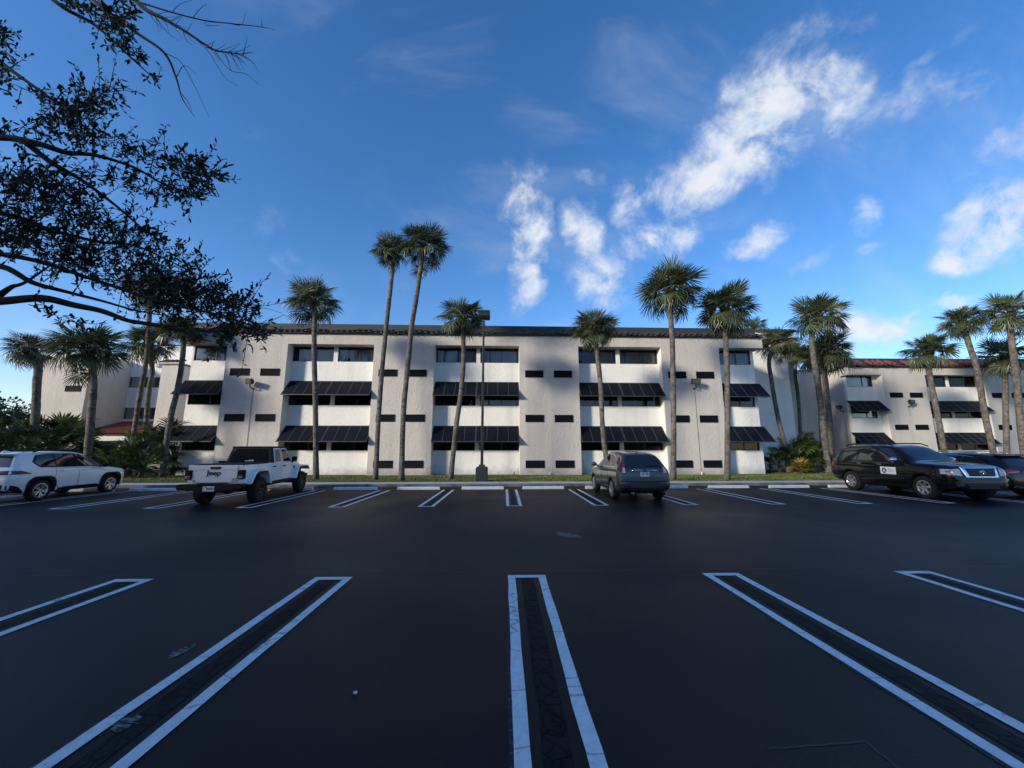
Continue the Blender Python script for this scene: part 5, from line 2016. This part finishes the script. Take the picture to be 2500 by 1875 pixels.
def green_crossover():
    t = thing('car', 'grey-green metallic crossover seen from behind, parked nose-in right of centre', 'car', (4.74, 15.55, 0), R(90.6))
    wy = .90
    spec = dict(zt=[(-2.33, .60), (-2.325, .74), (-2.27, .80), (-2.25, 1.02), (-2.20, 1.14), (-1.98, 1.46), (-1.86, 1.585), (-1.6, 1.65), (-.7, 1.69), (.0, 1.675), (.35, 1.61), (1.15, 1.14), (1.35, 1.08), (1.95, .98), (2.12, .88), (2.2, .68)],
                w=[(-2.33, .76), (-2.26, .86), (-2.0, .905), (1.6, .91), (1.95, .86), (2.12, .74), (2.2, .62)],
                wt=[(-2.33, .70), (-2.22, .80), (-2.0, .68), (-1.86, .60), (-1.5, .585), (-.5, .60), (.35, .58), (1.15, .70), (1.6, .74), (2.0, .70), (2.2, .55)],
                belt=[(-2.33, 1.12), (-1.3, 1.10), (1.2, 1.02), (2.2, .88)], zb=[(-2.33, .40), (-2.0, .26), (2.0, .24), (2.2, .34)],
                wheels=[(1.31, wy), (1.31, -wy), (-1.31, wy), (-1.31, -wy)], well=.40, tyre=(.345, .225))
    c = Car(t, spec, M['car_green'])
    add_wheels(t, spec['wheels'], 'w_crv', .345, .225, .235, 'seven')
    for v in 'LR':
        c.patch([(-1.60, 1.13), (-1.48, 1.33), (-1.20, 1.50), (-.8, 1.575), (-.1, 1.59), (.40, 1.50), (.98, 1.14), (.98, 1.08)], v, 'window_trim', M['chrome'], off=.003, nc=26, nr=6)
        for pl in ([(-1.55, 1.15), (-1.44, 1.32), (-1.17, 1.475), (-.92, 1.53), (-.92, 1.14)], [(-.86, 1.135), (-.86, 1.545), (-.12, 1.565), (-.12, 1.12)], [(-.02, 1.115), (-.02, 1.565), (.38, 1.48), (.90, 1.12)]):
            c.patch(pl, v, 'window', M['carglass'], off=.009, nc=12, nr=6)
        c.door([(-.90, .70), (-.90, 1.09), (-.08, 1.075), (-.08, .36), (-.72, .36)], v, (-.70, 1.0), M['car_green'])
        c.door([(-.05, .36), (-.05, 1.075), (.95, 1.05), (.96, .8), (.90, .36)], v, (.14, .985), M['car_green'])
        c.mirror(v, .80, 1.08, M['car_green'])
        # mud flap
        sg = 1 if v == 'L' else -1
        MB().box(-1.74, -1.72, sg * .74, sg * .88, .16, .38).build('mud_flap', M['plastic'], t)
    for sg in (1, -1):
        q = lambda pts: [(sg * y, z) for (y, z) in pts]
        tl = c.patch(q([(.645, .90), (.645, 1.12), (.605, 1.48), (.56, 1.535), (.60, 1.535), (.65, 1.38), (.745, 1.12), (.79, .90)]), 'B', 'tail_light', M['red_lens'], off=.012, nc=14, nr=8)
        c.patch(q([(.655, .96), (.655, 1.13), (.725, 1.13), (.765, .96)]), 'B', 'lens', M['clear_lens'], tl, off=.018, nc=5, nr=4)
        c.patch(q([(.50, .50), (.50, .535), (.74, .54), (.74, .505)]), 'B', 'reflector', M['dark_lens'], off=.012, nc=4, nr=2)
    c.patch([(-.64, 1.14), (-.585, 1.40), (-.52, 1.535), (.52, 1.535), (.585, 1.40), (.64, 1.14)], 'B', 'rear_window', M['carglass'], off=.012, nc=16, nr=8)
    c.patch([(-.62, .82), (-.62, 1.10), (.62, 1.10), (.62, .82)], 'B', 'tailgate_panel', M['car_green'], off=.008, nc=12, nr=6)
    c.patch([(-.37, .83), (-.41, 1.02), (.41, 1.02), (.37, .83)], 'B', 'plate_recess', M['car_green'], off=.012, nc=8, nr=4)
    h = c.surf('B', 0, 1.05)
    b = MB()
    b.tube([(h.x + .01, .46, 1.0), (h.x - .025, .42, 1.045), (h.x - .04, 0, 1.05), (h.x - .025, -.42, 1.045), (h.x + .01, -.46, 1.0)], .020, 8)
    b.build('garnish', M['chrome'], t, smooth=True)
    # emblem: chrome rounded square ring with an upright H inside
    b = MB()
    x = h.x - .058
    for (y0, y1, z0, z1) in ((-.075, .075, 1.105, 1.118), (-.065, .065, .995, 1.008), (-.078, -.064, 1.0, 1.112), (.064, .078, 1.0, 1.112), (-.042, -.024, 1.018, 1.098), (.024, .042, 1.018, 1.098), (-.026, .026, 1.046, 1.066)):
        b.box(x, x + .014, y0, y1, z0, z1)
    b.build('emblem', M['chrome'], t)
    p = c.surf('B', 0, .91)
    pl = MB().box(p.x - .028, p.x - .018, -.155, .155, .845, 1.0).build('license_plate', M['plate'], t)
    b = MB()
    for i, y in enumerate((-.105, -.07, -.035, .03, .065, .10)):
        b.box(p.x - .031, p.x - .0285, y - .012, y + .012, .885, .96)
    b.box(p.x - .031, p.x - .0285, -.12, .12, .975, .992)
    b.build('plate_marks', M['ink_grey'], pl)
    for z, hh, m in ((.735, .035, 'car_green'), (.60, .03, 'car_green')):
        c.patch([(-.80, z - hh), (-.80, z + hh * .4), (.80, z + hh * .4), (.80, z - hh)], 'B', 'bumper_moulding', M[m], off=.03, nc=14, nr=3)
    c.patch([(-.78, .655), (-.78, .69), (.78, .69), (.78, .655)], 'B', 'bumper_gap', M['plastic'], off=.006, nc=14, nr=2)
    c.patch([(-.74, .42), (-.74, .49), (.74, .49), (.74, .42)], 'B', 'lower_valance', M['plastic'], off=.010, nc=14, nr=3)
    c.patch([(-.58, 1.12), (-.52, 1.52), (.52, 1.52), (.58, 1.12)], 'F', 'windshield', M['carglass'], off=.008, nc=12, nr=8)
    b = MB()
    wz = c.surf('B', -.12, 1.17)
    b.bar((wz.x - .03, -.12, 1.165), (c.surf('B', -.50, 1.21).x - .03, -.50, 1.205), .03, .025)
    b.build('rear_wiper', M['plastic'], t)
    b = MB()
    b.ball((-1.62, .02, 1.655), .05, .03, .022, 8, 5)
    b.tube([(-1.63, .02, 1.66), (-1.74, .02, 1.80)], .006, 5)
    b.build('antenna', M['plastic'], t)
    b = MB()
    b.tube([(-2.20, .45, .30), (-2.36, .45, .30)], .03, 8)
    b.build('exhaust_pipe', M['conduit'], t)


def black_suv():
    t = thing('car', 'large black SUV facing the viewer with a white sign on its front door', 'car', (16.08, 15.42, 0), R(-93))
    wy = .985
    spec = dict(zt=[(-2.68, .72), (-2.66, 1.02), (-2.60, 1.22), (-2.50, 1.40), (-2.26, 1.80), (-2.02, 1.90), (-1.0, 1.95), (-.1, 1.945), (.36, 1.88), (1.18, 1.36), (1.35, 1.335), (2.1, 1.28), (2.40, 1.21), (2.50, 1.12), (2.54, .85), (2.58, .60)],
                w=[(-2.68, .84), (-2.58, .94), (-2.2, .99), (2.0, 1.0), (2.3, .96), (2.46, .88), (2.58, .76)],
                wt=[(-2.68, .78), (-2.5, .80), (-2.22, .70), (-1.8, .68), (-.5, .70), (.38, .68), (1.18, .80), (1.8, .86), (2.3, .82), (2.58, .70)],
                belt=[(-2.68, 1.26), (1.2, 1.24), (2.58, 1.08)], zb=[(-2.68, .48), (-2.2, .34), (2.2, .32), (2.58, .40)],
                wheels=[(1.55, wy), (1.55, -wy), (-1.55, wy), (-1.55, -wy)], well=.47, tyre=(.405, .27))
    c = Car(t, spec, M['car_black'])
    add_wheels(t, spec['wheels'], 'w_seq', .405, .275, .245, 'six')
    for v in 'LR':
        sg = 1 if v == 'L' else -1
        for pl in ([(-2.30, 1.34), (-2.12, 1.70), (-1.95, 1.785), (-1.22, 1.82), (-1.22, 1.32)], [(-1.14, 1.315), (-1.14, 1.825), (-.36, 1.83), (-.36, 1.31)], [(-.20, 1.31), (-.20, 1.825), (.30, 1.785), (.90, 1.37), (.88, 1.30)]):
            c.patch(pl, v, 'window', M['carglass'], off=.008, nc=14, nr=6)
        c.door([(-1.20, .92), (-1.20, 1.27), (-.30, 1.265), (-.30, .46), (-1.0, .46)], v, (-1.02, 1.17), M['chrome'])
        d = c.door([(-.27, .46), (-.27, 1.265), (.98, 1.24), (.98, .46)], v, (-.08, 1.16), M['chrome'])
        c.mirror(v, .68, 1.29, M['chrome'], (.11, .15, .10))
        c.patch([(-1.02, .36), (-1.02, .43), (1.02, .43), (1.02, .36)], v, 'running_board', M['plastic'], off=.05, nc=10, nr=2)
        c.patch([(-2.58, 1.02), (-2.56, 1.18), (-2.44, 1.20), (-2.40, 1.06)], v, 'tail_light', M['red_lens'], off=.01, nc=6, nr=4)
        zz = [(x, sg * .66, lerp_curve(spec['zt'], x) - .01) for x in (-1.95, -1.75, -.8, .05, .32)]
        b = MB()
        b.tube([(x, y, z + (.06 if 0 < i < 4 else 0)) for i, (x, y, z) in enumerate(zz)], .024, 6)
        b.build('roof_rail', M['plastic'], t, smooth=True)
        # arch lip
        if v == 'R':
            s0 = c.surf(v, .35, .96)
            sp = c.patch([(-.02, .80), (-.02, 1.07), (.62, 1.07), (.62, .80)], v, 'door_sign', M['sticker'], d, off=.016, nc=6, nr=4, skirt=.005)
            disc = [(.14 + .10 * math.cos(math.pi * k / 8), .935 + .105 * math.sin(math.pi * k / 8)) for k in range(16)]
            c.patch(disc, v, 'sign_logo', M['ink_black'], d, off=.020, nc=10, nr=4, skirt=.002)
            tm = text_mesh('R', .16, M['sticker'], .001, .004)
            o = link('sign_letter', tm, d, (.155, s0.y - .028, .925))
            o.rotation_euler = (R(90), 0, 0)
            for i, (x0, x1, z, hh) in enumerate(((.29, .43, 1.015, .022), (.29, .51, .965, .022), (.29, .56, .915, .022), (.28, .58, .872, .008), (.08, .24, .815, .006))):
                rnd = random.Random(i)
                b = MB()
                x = x0
                while x < x1:
                    w = rnd.uniform(.010, .022)
                    b.box(x, min(x + w, x1), s0.y - .0225, s0.y - .0215, z - hh / 2, z + hh / 2 * rnd.uniform(.6, 1))
                    x += w + .005
                b.build('sign_line', M['ink_grey'], d)
    c.patch([(-.68, 1.385), (-.61, 1.81), (.61, 1.81), (.68, 1.385)], 'F', 'windshield', M['carglass'], off=.010, nc=14, nr=8)
    c.patch([(-.60, 1.28), (-.56, 1.72), (.56, 1.72), (.60, 1.28)], 'B', 'rear_window', M['carglass'], off=.010, nc=10, nr=6)
    g = c.patch([(-.52, .82), (-.59, 1.15), (-.52, 1.185), (.52, 1.185), (.59, 1.15), (.52, .82)], 'F', 'grille', M['chrome'], off=.035, nc=16, nr=6)
    c.patch([(-.43, .855), (-.485, 1.10), (.485, 1.10), (.43, .855)], 'F', 'grille_opening', M['ink_black'], g, off=.042, nc=12, nr=4)
    for z in (.905, .965, 1.03):
        c.patch([(-.44, z - .011), (-.44, z + .011), (.44, z + .011), (.44, z - .011)], 'F', 'grille_bar', M['awn_frame'], g, off=.056, nc=12, nr=1)
    e = c.surf('F', 0, .985)
    b = MB()
    for (rx, rz, cz) in ((.095, .062, .985), (.034, .058, .985), (.062, .026, 1.005)):
        b.tube([(e.x + .068, rx * math.cos(k * math.pi / 8), cz + rz * math.sin(k * math.pi / 8)) for k in range(17)], .0085, 5, cap=False)
    b.build('emblem', M['chrome'], g, smooth=True)
    for sg in (1, -1):
        q = lambda pts: [(sg * y, z) for (y, z) in pts]
        hl = c.patch(q([(.61, .86), (.62, 1.10), (.80, 1.09), (.915, 1.04), (.915, .91)]), 'F', 'headlight', M['clear_lens'], off=.012, nc=10, nr=5)
        c.patch(q([(.86, .98), (.86, 1.05), (.925, 1.02), (.925, .96)]), 'F', 'turn_signal', M['amber'], hl, off=.016, nc=4, nr=3)
        c.patch(q([(.60, .52), (.58, .64), (.84, .66), (.82, .53)]), 'F', 'fog_light_recess', M['ink_black'], off=.010, nc=6, nr=3)
        c.patch(q([(.68, .56), (.68, .62), (.76, .62), (.76, .56)]), 'F', 'fog_light', M['lens'], off=.022, nc=4, nr=3)
        side = 'L' if sg > 0 else 'R'
        c.patch([(2.20, .92), (2.16, 1.08), (2.42, 1.08), (2.44, .92)], side, 'headlight', M['clear_lens'], off=.010, nc=6, nr=4)
    c.patch([(-.84, .70), (-.84, .775), (.84, .775), (.84, .70)], 'F', 'bumper', M['car_black'], off=.05, nc=16, nr=3)
    c.patch([(-.52, .48), (-.56, .64), (.56, .64), (.52, .48)], 'F', 'lower_intake', M['ink_black'], off=.01, nc=10, nr=3)
    c.patch([(-.52, .455), (-.52, .475), (.52, .475), (.52, .455)], 'F', 'intake_trim', M['awn_frame'], off=.025, nc=10, nr=1)


def black_wagon():
    t = thing('car', 'black crossover with chrome window trim, cut off by the right edge', 'car', (18.95, 16.15, 0), R(91))
    wy = .93
    spec = dict(zt=[(-2.34, .62), (-2.32, .86), (-2.28, 1.0), (-2.20, 1.12), (-1.88, 1.48), (-1.72, 1.56), (-1.3, 1.61), (-.5, 1.645), (.1, 1.63), (.45, 1.56), (1.25, 1.10), (1.4, 1.07), (2.0, .97), (2.2, .85), (2.3, .62)],
                w=[(-2.34, .76), (-2.22, .88), (-1.9, .935), (1.7, .94), (2.0, .88), (2.2, .74), (2.3, .6)],
                wt=[(-2.34, .70), (-2.2, .76), (-1.9, .60), (-1.5, .57), (-.5, .58), (.45, .56), (1.25, .70), (1.7, .76), (2.1, .70), (2.3, .55)],
                belt=[(-2.34, 1.06), (-1.2, 1.06), (1.2, 1.0), (2.3, .85)], zb=[(-2.34, .38), (-2.0, .24), (2.0, .22), (2.3, .34)],
                wheels=[(1.435, wy), (1.435, -wy), (-1.435, wy), (-1.435, -wy)], well=.42, tyre=(.36, .24))
    c = Car(t, spec, M['car_black'])
    add_wheels(t, spec['wheels'], 'w_mer', .36, .24, .25, 'five')
    for v in 'LR':
        c.patch([(-1.80, 1.11), (-1.55, 1.30), (-1.15, 1.47), (-.6, 1.545), (0, 1.555), (.45, 1.47), (1.06, 1.09), (1.04, 1.035), (-1.7, 1.085)], v, 'window_trim', M['chrome'], off=.004, nc=26, nr=6)
        for pl in ([(-1.70, 1.12), (-1.50, 1.28), (-1.12, 1.44), (-.86, 1.49), (-.86, 1.10)], [(-.81, 1.095), (-.81, 1.50), (-.05, 1.53), (-.05, 1.075)], [(.03, 1.07), (.03, 1.53), (.43, 1.445), (.98, 1.07)]):
            c.patch(pl, v, 'window', M['carglass'], off=.010, nc=14, nr=6)
        c.door([(-.84, .70), (-.84, 1.06), (-.03, 1.05), (-.03, .36), (-.70, .36)], v, (-.62, .96), M['car_black'])
        c.door([(0, .36), (0, 1.05), (1.02, 1.02), (1.02, .36)], v, (.2, .94), M['car_black'])
        c.patch([(-2.22, .88), (-2.22, 1.0), (-1.92, .99), (-1.90, .94)], v, 'tail_light', M['red_lens'], off=.012, nc=8, nr=4)
        c.mirror(v, .85, 1.05, M['car_black'])
        sg = 1 if v == 'L' else -1
        zz = [(x, sg * .575, lerp_curve(spec['zt'], x) - .015) for x in (-1.4, -1.2, -.5, 0, .3)]
        b = MB()
        b.tube([(x, y, z + (.04 if 0 < i < 4 else 0)) for i, (x, y, z) in enumerate(zz)], .018, 6)
        b.build('roof_rail', M['alloy'], t, smooth=True)
    c.patch([(-.60, 1.14), (-.52, 1.46), (.52, 1.46), (.60, 1.14)], 'B', 'rear_window', M['carglass'], off=.012, nc=14, nr=6)
    for sg in (1, -1):
        q = lambda pts: [(sg * y, z) for (y, z) in pts]
        tl = c.patch(q([(.40, .92), (.40, .98), (.62, 1.03), (.84, 1.03), (.84, .88), (.6, .885)]), 'B', 'tail_light', M['red_lens'], off=.014, nc=10, nr=4)
        c.patch(q([(.44, .935), (.44, .955), (.8, .935), (.8, .91)]), 'B', 'lens', M['clear_lens'], tl, off=.019, nc=8, nr=2)
        c.patch(q([(.46, .36), (.44, .43), (.72, .45), (.76, .40)]), 'B', 'exhaust_trim', M['chrome'], off=.03, nc=8, nr=3)
        c.patch(q([(.5, .60), (.5, .63), (.8, .63), (.8, .60)]), 'B', 'reflector', M['dark_lens'], off=.012, nc=4, nr=1)
    c.patch([(-.26, .80), (-.26, .93), (.26, .93), (.26, .80)], 'B', 'license_plate', M['plate'], off=.018, nc=6, nr=3)
    c.patch([(-.72, .38), (-.74, .50), (.74, .50), (.72, .38)], 'B', 'diffuser', M['plastic'], off=.010, nc=12, nr=3)
    c.patch([(-.54, 1.10), (-.48, 1.48), (.48, 1.48), (.54, 1.10)], 'F', 'windshield', M['carglass'], off=.008, nc=12, nr=6)
    b = MB()
    b.add([(-1.70, -.58, 1.575), (-1.98, -.55, 1.52), (-1.98, .55, 1.52), (-1.70, .58, 1.575), (-1.70, -.58, 1.54), (-1.96, -.55, 1.49), (-1.96, .55, 1.49), (-1.70, .58, 1.54)],
          [(0, 1, 2, 3), (7, 6, 5, 4), (0, 4, 5, 1), (1, 5, 6, 2), (2, 6, 7, 3), (3, 7, 4, 0)])
    b.build('spoiler', M['car_black'], t, bevel=.01)


def white_pickup():
    t = thing('pickup_truck', 'white four-door pickup truck with black hardtop and black wheels, parked nose-in', 'pickup truck', (-9.30, 15.18, 0), R(96.5))
    W_, K = M['car_white'], M['plastic']
    # bed with wheel openings
    bed = [(-2.70, .68), (-2.72, 1.26), (-.86, 1.26), (-.86, .60), (-1.13, .60), (-1.24, .86), (-1.42, 1.0), (-2.04, 1.0), (-2.22, .88), (-2.34, .68)]
    MB().prism(bed, -.785, .785).build('bed', W_, t, bevel=.025)
    MB().box(-2.66, -.90, -.70, .70, 1.262, 1.285).build('bed_cover', K, t, bevel=.008)
    MB().prism([(-.85, .60), (-.85, 1.27), (1.02, 1.25), (1.06, .62)], -.77, .77).build('cab', W_, t, bevel=.02)
    MB().prism([(1.03, .72), (1.03, 1.235), (1.25, 1.255), (2.16, 1.17), (2.30, 1.10), (2.33, .72)], -.60, .60).build('hood', W_, t, bevel=.05)
    MB().box(2.335, 2.36, -.58, .58, .76, 1.08).build('grille', W_, t, bevel=.02)
    for i in range(7):
        MB().box(2.36, 2.372, -.36 + i * .11, -.30 + i * .11, .80, 1.05).build('grille_slot', M['ink_black'], t)
    # greenhouse with sides leaning in
    yz = lambda z: .765 - .13 * (z - 1.26) / .58
    b = MB()
    b.add([(-.86, -yz(1.27), 1.27), (1.0, -yz(1.27), 1.27), (.50, -yz(1.82), 1.82), (-.74, -yz(1.82), 1.82), (-.86, yz(1.27), 1.27), (1.0, yz(1.27), 1.27), (.50, yz(1.82), 1.82), (-.74, yz(1.82), 1.82)],
          [(0, 1, 2, 3), (7, 6, 5, 4), (0, 4, 5, 1), (1, 5, 6, 2), (2, 6, 7, 3), (3, 7, 4, 0)])
    b.build('hardtop', K, t, bevel=.02)
    MB().prism([(-.77, 1.815), (-.74, 1.86), (.42, 1.86), (.54, 1.815)], -.655, .655).build('roof', K, t, bevel=.03)
    # rear window on the sloping back
    b = MB()
    q = [(-.853, -.66, 1.30), (-.757, -.56, 1.76), (-.757, .56, 1.76), (-.853, .66, 1.30)]
    b.add([(x - .012, y, z) for (x, y, z) in q] + q, [(0, 1, 2, 3), (0, 4, 5, 1), (1, 5, 6, 2), (2, 6, 7, 3), (3, 7, 4, 0)])
    rw = b.build('rear_window', M['carglass'], t)
    MB().box(-.866, -.862, -.16, .12, 1.335, 1.352).build('window_sticker', M['sticker'], rw)
    MB().box(-.864, -.860, -.16, .0, 1.362, 1.375).build('window_sticker', M['sticker'], rw)
    b = MB()
    q = [(1.0, -.70, 1.285), (.52, -.60, 1.79), (.52, .60, 1.79), (1.0, .70, 1.285)]
    b.add([(x + .02, y, z + .015) for (x, y, z) in q] + q, [(3, 2, 1, 0), (0, 4, 5, 1), (1, 5, 6, 2), (2, 6, 7, 3), (3, 7, 4, 0)])
    b.build('windshield', M['carglass'], t)

    def plate(poly, off, th, name, mt, parent, sg):
        n = len(poly)
        y = lambda z: (.77 if z < 1.262 else yz(z))
        vs = [(x, sg * (y(z) + off), z) for (x, z) in poly] + [(x, sg * (y(z) + off - th), z) for (x, z) in poly]
        fs = [tuple(range(n)) if sg < 0 else tuple(range(n))[::-1]] + [(i, (i + 1) % n, (i + 1) % n + n, i + n) for i in range(n)]
        return MB().add(vs, fs).build(name, mt, parent)
    for sg in (1, -1):
        for (lo, frame, win, hx) in (([(-.80, .92), (-.80, 1.262), (-.04, 1.262), (-.04, .66), (-.55, .66), (-.62, .72)], [(-.62, 1.264), (-.56, 1.80), (-.05, 1.80), (-.05, 1.264)], [(-.55, 1.30), (-.50, 1.75), (-.11, 1.75), (-.11, 1.30)], -.64),
                                     ([(.0, .66), (.0, 1.262), (.92, 1.25), (.94, .72), (.88, .66)], [(.0, 1.264), (.0, 1.80), (.44, 1.80), (.92, 1.264)], [(.06, 1.30), (.06, 1.75), (.40, 1.75), (.80, 1.30)], .16)):
            d = plate(lo, .016, .03, 'door', W_, t, sg)
            plate(frame, .016, .03, 'window_frame', W_, d, sg)
            plate(win, .022, .02, 'window', M['carglass'], d, sg)
            MB().box(hx - .09, hx + .09, min(sg * .785, sg * .82), max(sg * .785, sg * .82), 1.11, 1.15).build('handle', K, d, bevel=.008)
            for z in (.84, 1.12):
                MB().box(lo[2][0] - .12 if hx < 0 else .80, lo[2][0] - .03 if hx < 0 else .90, min(sg * .785, sg * .80), max(sg * .785, sg * .80), z - .025, z + .025).build('hinge', W_, d)
        # flares
        for (outer, inner, y0, y1) in (([(-1.02, .58), (-1.16, .92), (-1.38, 1.10), (-2.08, 1.10), (-2.30, .96), (-2.48, .66)], [(-1.13, .58), (-1.25, .87), (-1.43, 1.02), (-2.03, 1.02), (-2.21, .90), (-2.36, .66)], .76, .935),
                                       ([(1.02, .60), (1.20, 1.02), (1.36, 1.12), (2.16, 1.12), (2.34, 1.04), (2.44, .92)], [(1.12, .60), (1.28, .98), (1.40, 1.045), (2.14, 1.045), (2.30, .98), (2.38, .90)], .55, .935)):
            b = MB()
            n = len(outer)
            vs = []
            for (o, i) in zip(outer, inner):
                vs += [(o[0], sg * y0, o[1]), (o[0], sg * y1, o[1] - .015), (i[0], sg * y1, i[1]), (i[0], sg * y0, i[1])]
            fs = []
            for k in range(n - 1):
                for j in range(4):
                    fs.append((4 * k + j, 4 * k + (j + 1) % 4, 4 * k + 4 + (j + 1) % 4, 4 * k + 4 + j))
            fs += [(0, 1, 2, 3), (4 * n - 1, 4 * n - 2, 4 * n - 3, 4 * n - 4)]
            b.add(vs, fs)
            me = b.mesh('wheel_flare', W_)
            bm = bmesh.new()
            bm.from_mesh(me)
            bmesh.ops.recalc_face_normals(bm, faces=bm.faces)
            bm.to_mesh(me)
            bm.free()
            link('wheel_flare', me, t, bevel=.018)
        MB().box(1.08, 1.20, min(sg * .60, sg * .78), max(sg * .60, sg * .78), .66, 1.16).build('front_quarter', W_, t, bevel=.02)
        MB().box(1.08, 1.17, min(sg * .782, sg * .792), max(sg * .782, sg * .792), .98, 1.10).build('fender_vent', K, t)
        # tail light
        y0, y1 = sorted((sg * .655, sg * .845))
        tl = MB().box(-2.775, -2.62, y0, y1, .83, 1.115).build('tail_light', K, t, bevel=.03)
        ya, yb = sorted((sg * .685, sg * .815))
        MB().box(-2.785, -2.77, ya, yb, .96, 1.085).build('lens', M['dark_lens'], tl)
        for z in (.87, .915):
            MB().box(-2.785, -2.77, ya, yb, z, z + .022).build('lens', M['clear_lens'], tl)
        b = MB()
        b.box(.70, .82, min(sg * .82, sg * 1.0), max(sg * .82, sg * 1.0), 1.29, 1.47)
        b.build('mirror', K, t, bevel=.025)
        b = MB()
        b.bar((.84, sg * .76, 1.24), (.78, sg * .90, 1.31), .05, .05)
        b.build('mirror_arm', K, t)
        MB().box(-.95, 1.05, min(sg * .70, sg * .80), max(sg * .70, sg * .80), .50, .60).build('rock_rail', K, t, bevel=.02)
        MB().ball((2.37, sg * .42, .94), .03, .10, .10, 12, 8).build('headlight', M['clear_lens'], t, smooth=True)
    for sg in (1, -1):
        for (x0, x1) in ((-2.26, -1.2), (1.22, 2.36)):
            ya, yb = sorted((sg * .40, sg * .60))
            yc, yd = sorted((sg * .60, sg * .90))
            b = MB()
            b.box(x0, x1, ya, yb, .5, 1.0)
            b.box(x0 + .16, x1 - .14, yc, yd, .985, 1.012)
            b.build('wheel_liner', M['ink_black'], t)
    # tailgate
    tg = MB().prism([(-.63, .735), (.63, .735), (.645, 1.25), (-.645, 1.25)], -2.738, -2.70, 'x').build('tailgate', W_, t, bevel=.012)
    MB().box(-2.742, -2.739, -.635, .635, 1.105, 1.113).build('tailgate_crease_shade', M['ink_grey'], tg)  # shade line of the crease, put in as a thin grey strip
    MB().box(-2.748, -2.735, -.61, .61, .885, .893).build('tailgate_ridge', W_, tg)
    MB().prism([(-.17, 1.215), (.17, 1.215), (.135, 1.135), (-.135, 1.135)], -2.750, -2.735, 'x').build('handle', M['ink_black'], tg, bevel=.006)
    o = link('lettering', text_mesh('Jeep', .215, M['ink_black'], .006, .003), tg, (-2.745, .03, 1.02))
    o.rotation_euler = BACK_ROT.to_euler()
    o.scale = (1.12, 1, 1)
    MB().box(-2.765, -2.735, -.03, .03, .925, .945).build('camera_hump', W_, tg)
    b = MB()
    b.tube([(-2.742, -.555 + .052 * math.cos(k * math.pi / 10), .80 + .052 * math.sin(k * math.pi / 10)) for k in range(21)], .005, 5, cap=False)
    b.add([(-2.745, -.555, .835), (-2.745, -.585, .795), (-2.745, -.525, .795)], [(0, 1, 2)])
    b.build('badge', M['ink_black'], tg)
    b = MB()
    b.lathe([(.0001, -2.748), (.032, -2.746), (.034, -2.735)], 14, 'x', (0, .575, .785))
    b.build('badge', M['ink_grey'], tg)
    # rear bumper with the plate in its dropped centre
    b = MB()
    b.prism([(-.90, .55), (-.93, .66), (-.88, .70), (-.40, .70), (-.30, .62), (.30, .62), (.40, .70), (.88, .70), (.93, .66), (.90, .55), (.42, .50), (.30, .44), (-.30, .44), (-.42, .50)], -2.97, -2.74, 'x')
    b.build('rear_bumper', K, t, bevel=.02)
    MB().box(-2.86, -2.74, -.40, .40, .44, .72).build('bumper_step', K, t)
    lp = MB().box(-2.990, -2.972, -.155, .155, .49, .645).build('license_plate', M['plate'], t)
    b = MB()
    for y in (-.11, -.075, -.04, .0, .035):
        b.box(-2.9935, -2.991, y - .011, y + .011, .535, .60)
    b.build('plate_marks', M['ink_blue'], lp)
    b = MB()
    b.box(-2.9935, -2.991, .03, .12, .618, .635)
    b.box(-2.9935, -2.991, .09, .135, .50, .52)
    b.build('plate_marks', M['ink_red'], lp)
    MB().prism([(2.34, .56), (2.56, .58), (2.60, .72), (2.34, .74)], -.80, .80).build('front_bumper', K, t, bevel=.02)
    # underside
    b = MB()
    b.box(-2.65, 2.3, -.42, .42, .42, .62)
    b.tube([(-1.745, -.75, .42), (-1.745, .75, .42)], .06, 8)
    b.tube([(1.745, -.75, .42), (1.745, .75, .42)], .06, 8)
    b.ball((-1.745, .1, .42), .15, .16, .15)
    b.build('chassis', M['plastic'], t)
    wh = [(1.745, .93), (1.745, -.93), (-1.745, .93), (-1.745, -.93)]
    add_wheels(t, wh, 'w_jeep', .42, .275, .235, 'black')


white_crossover()
green_crossover()
black_suv()
black_wagon()
white_pickup()
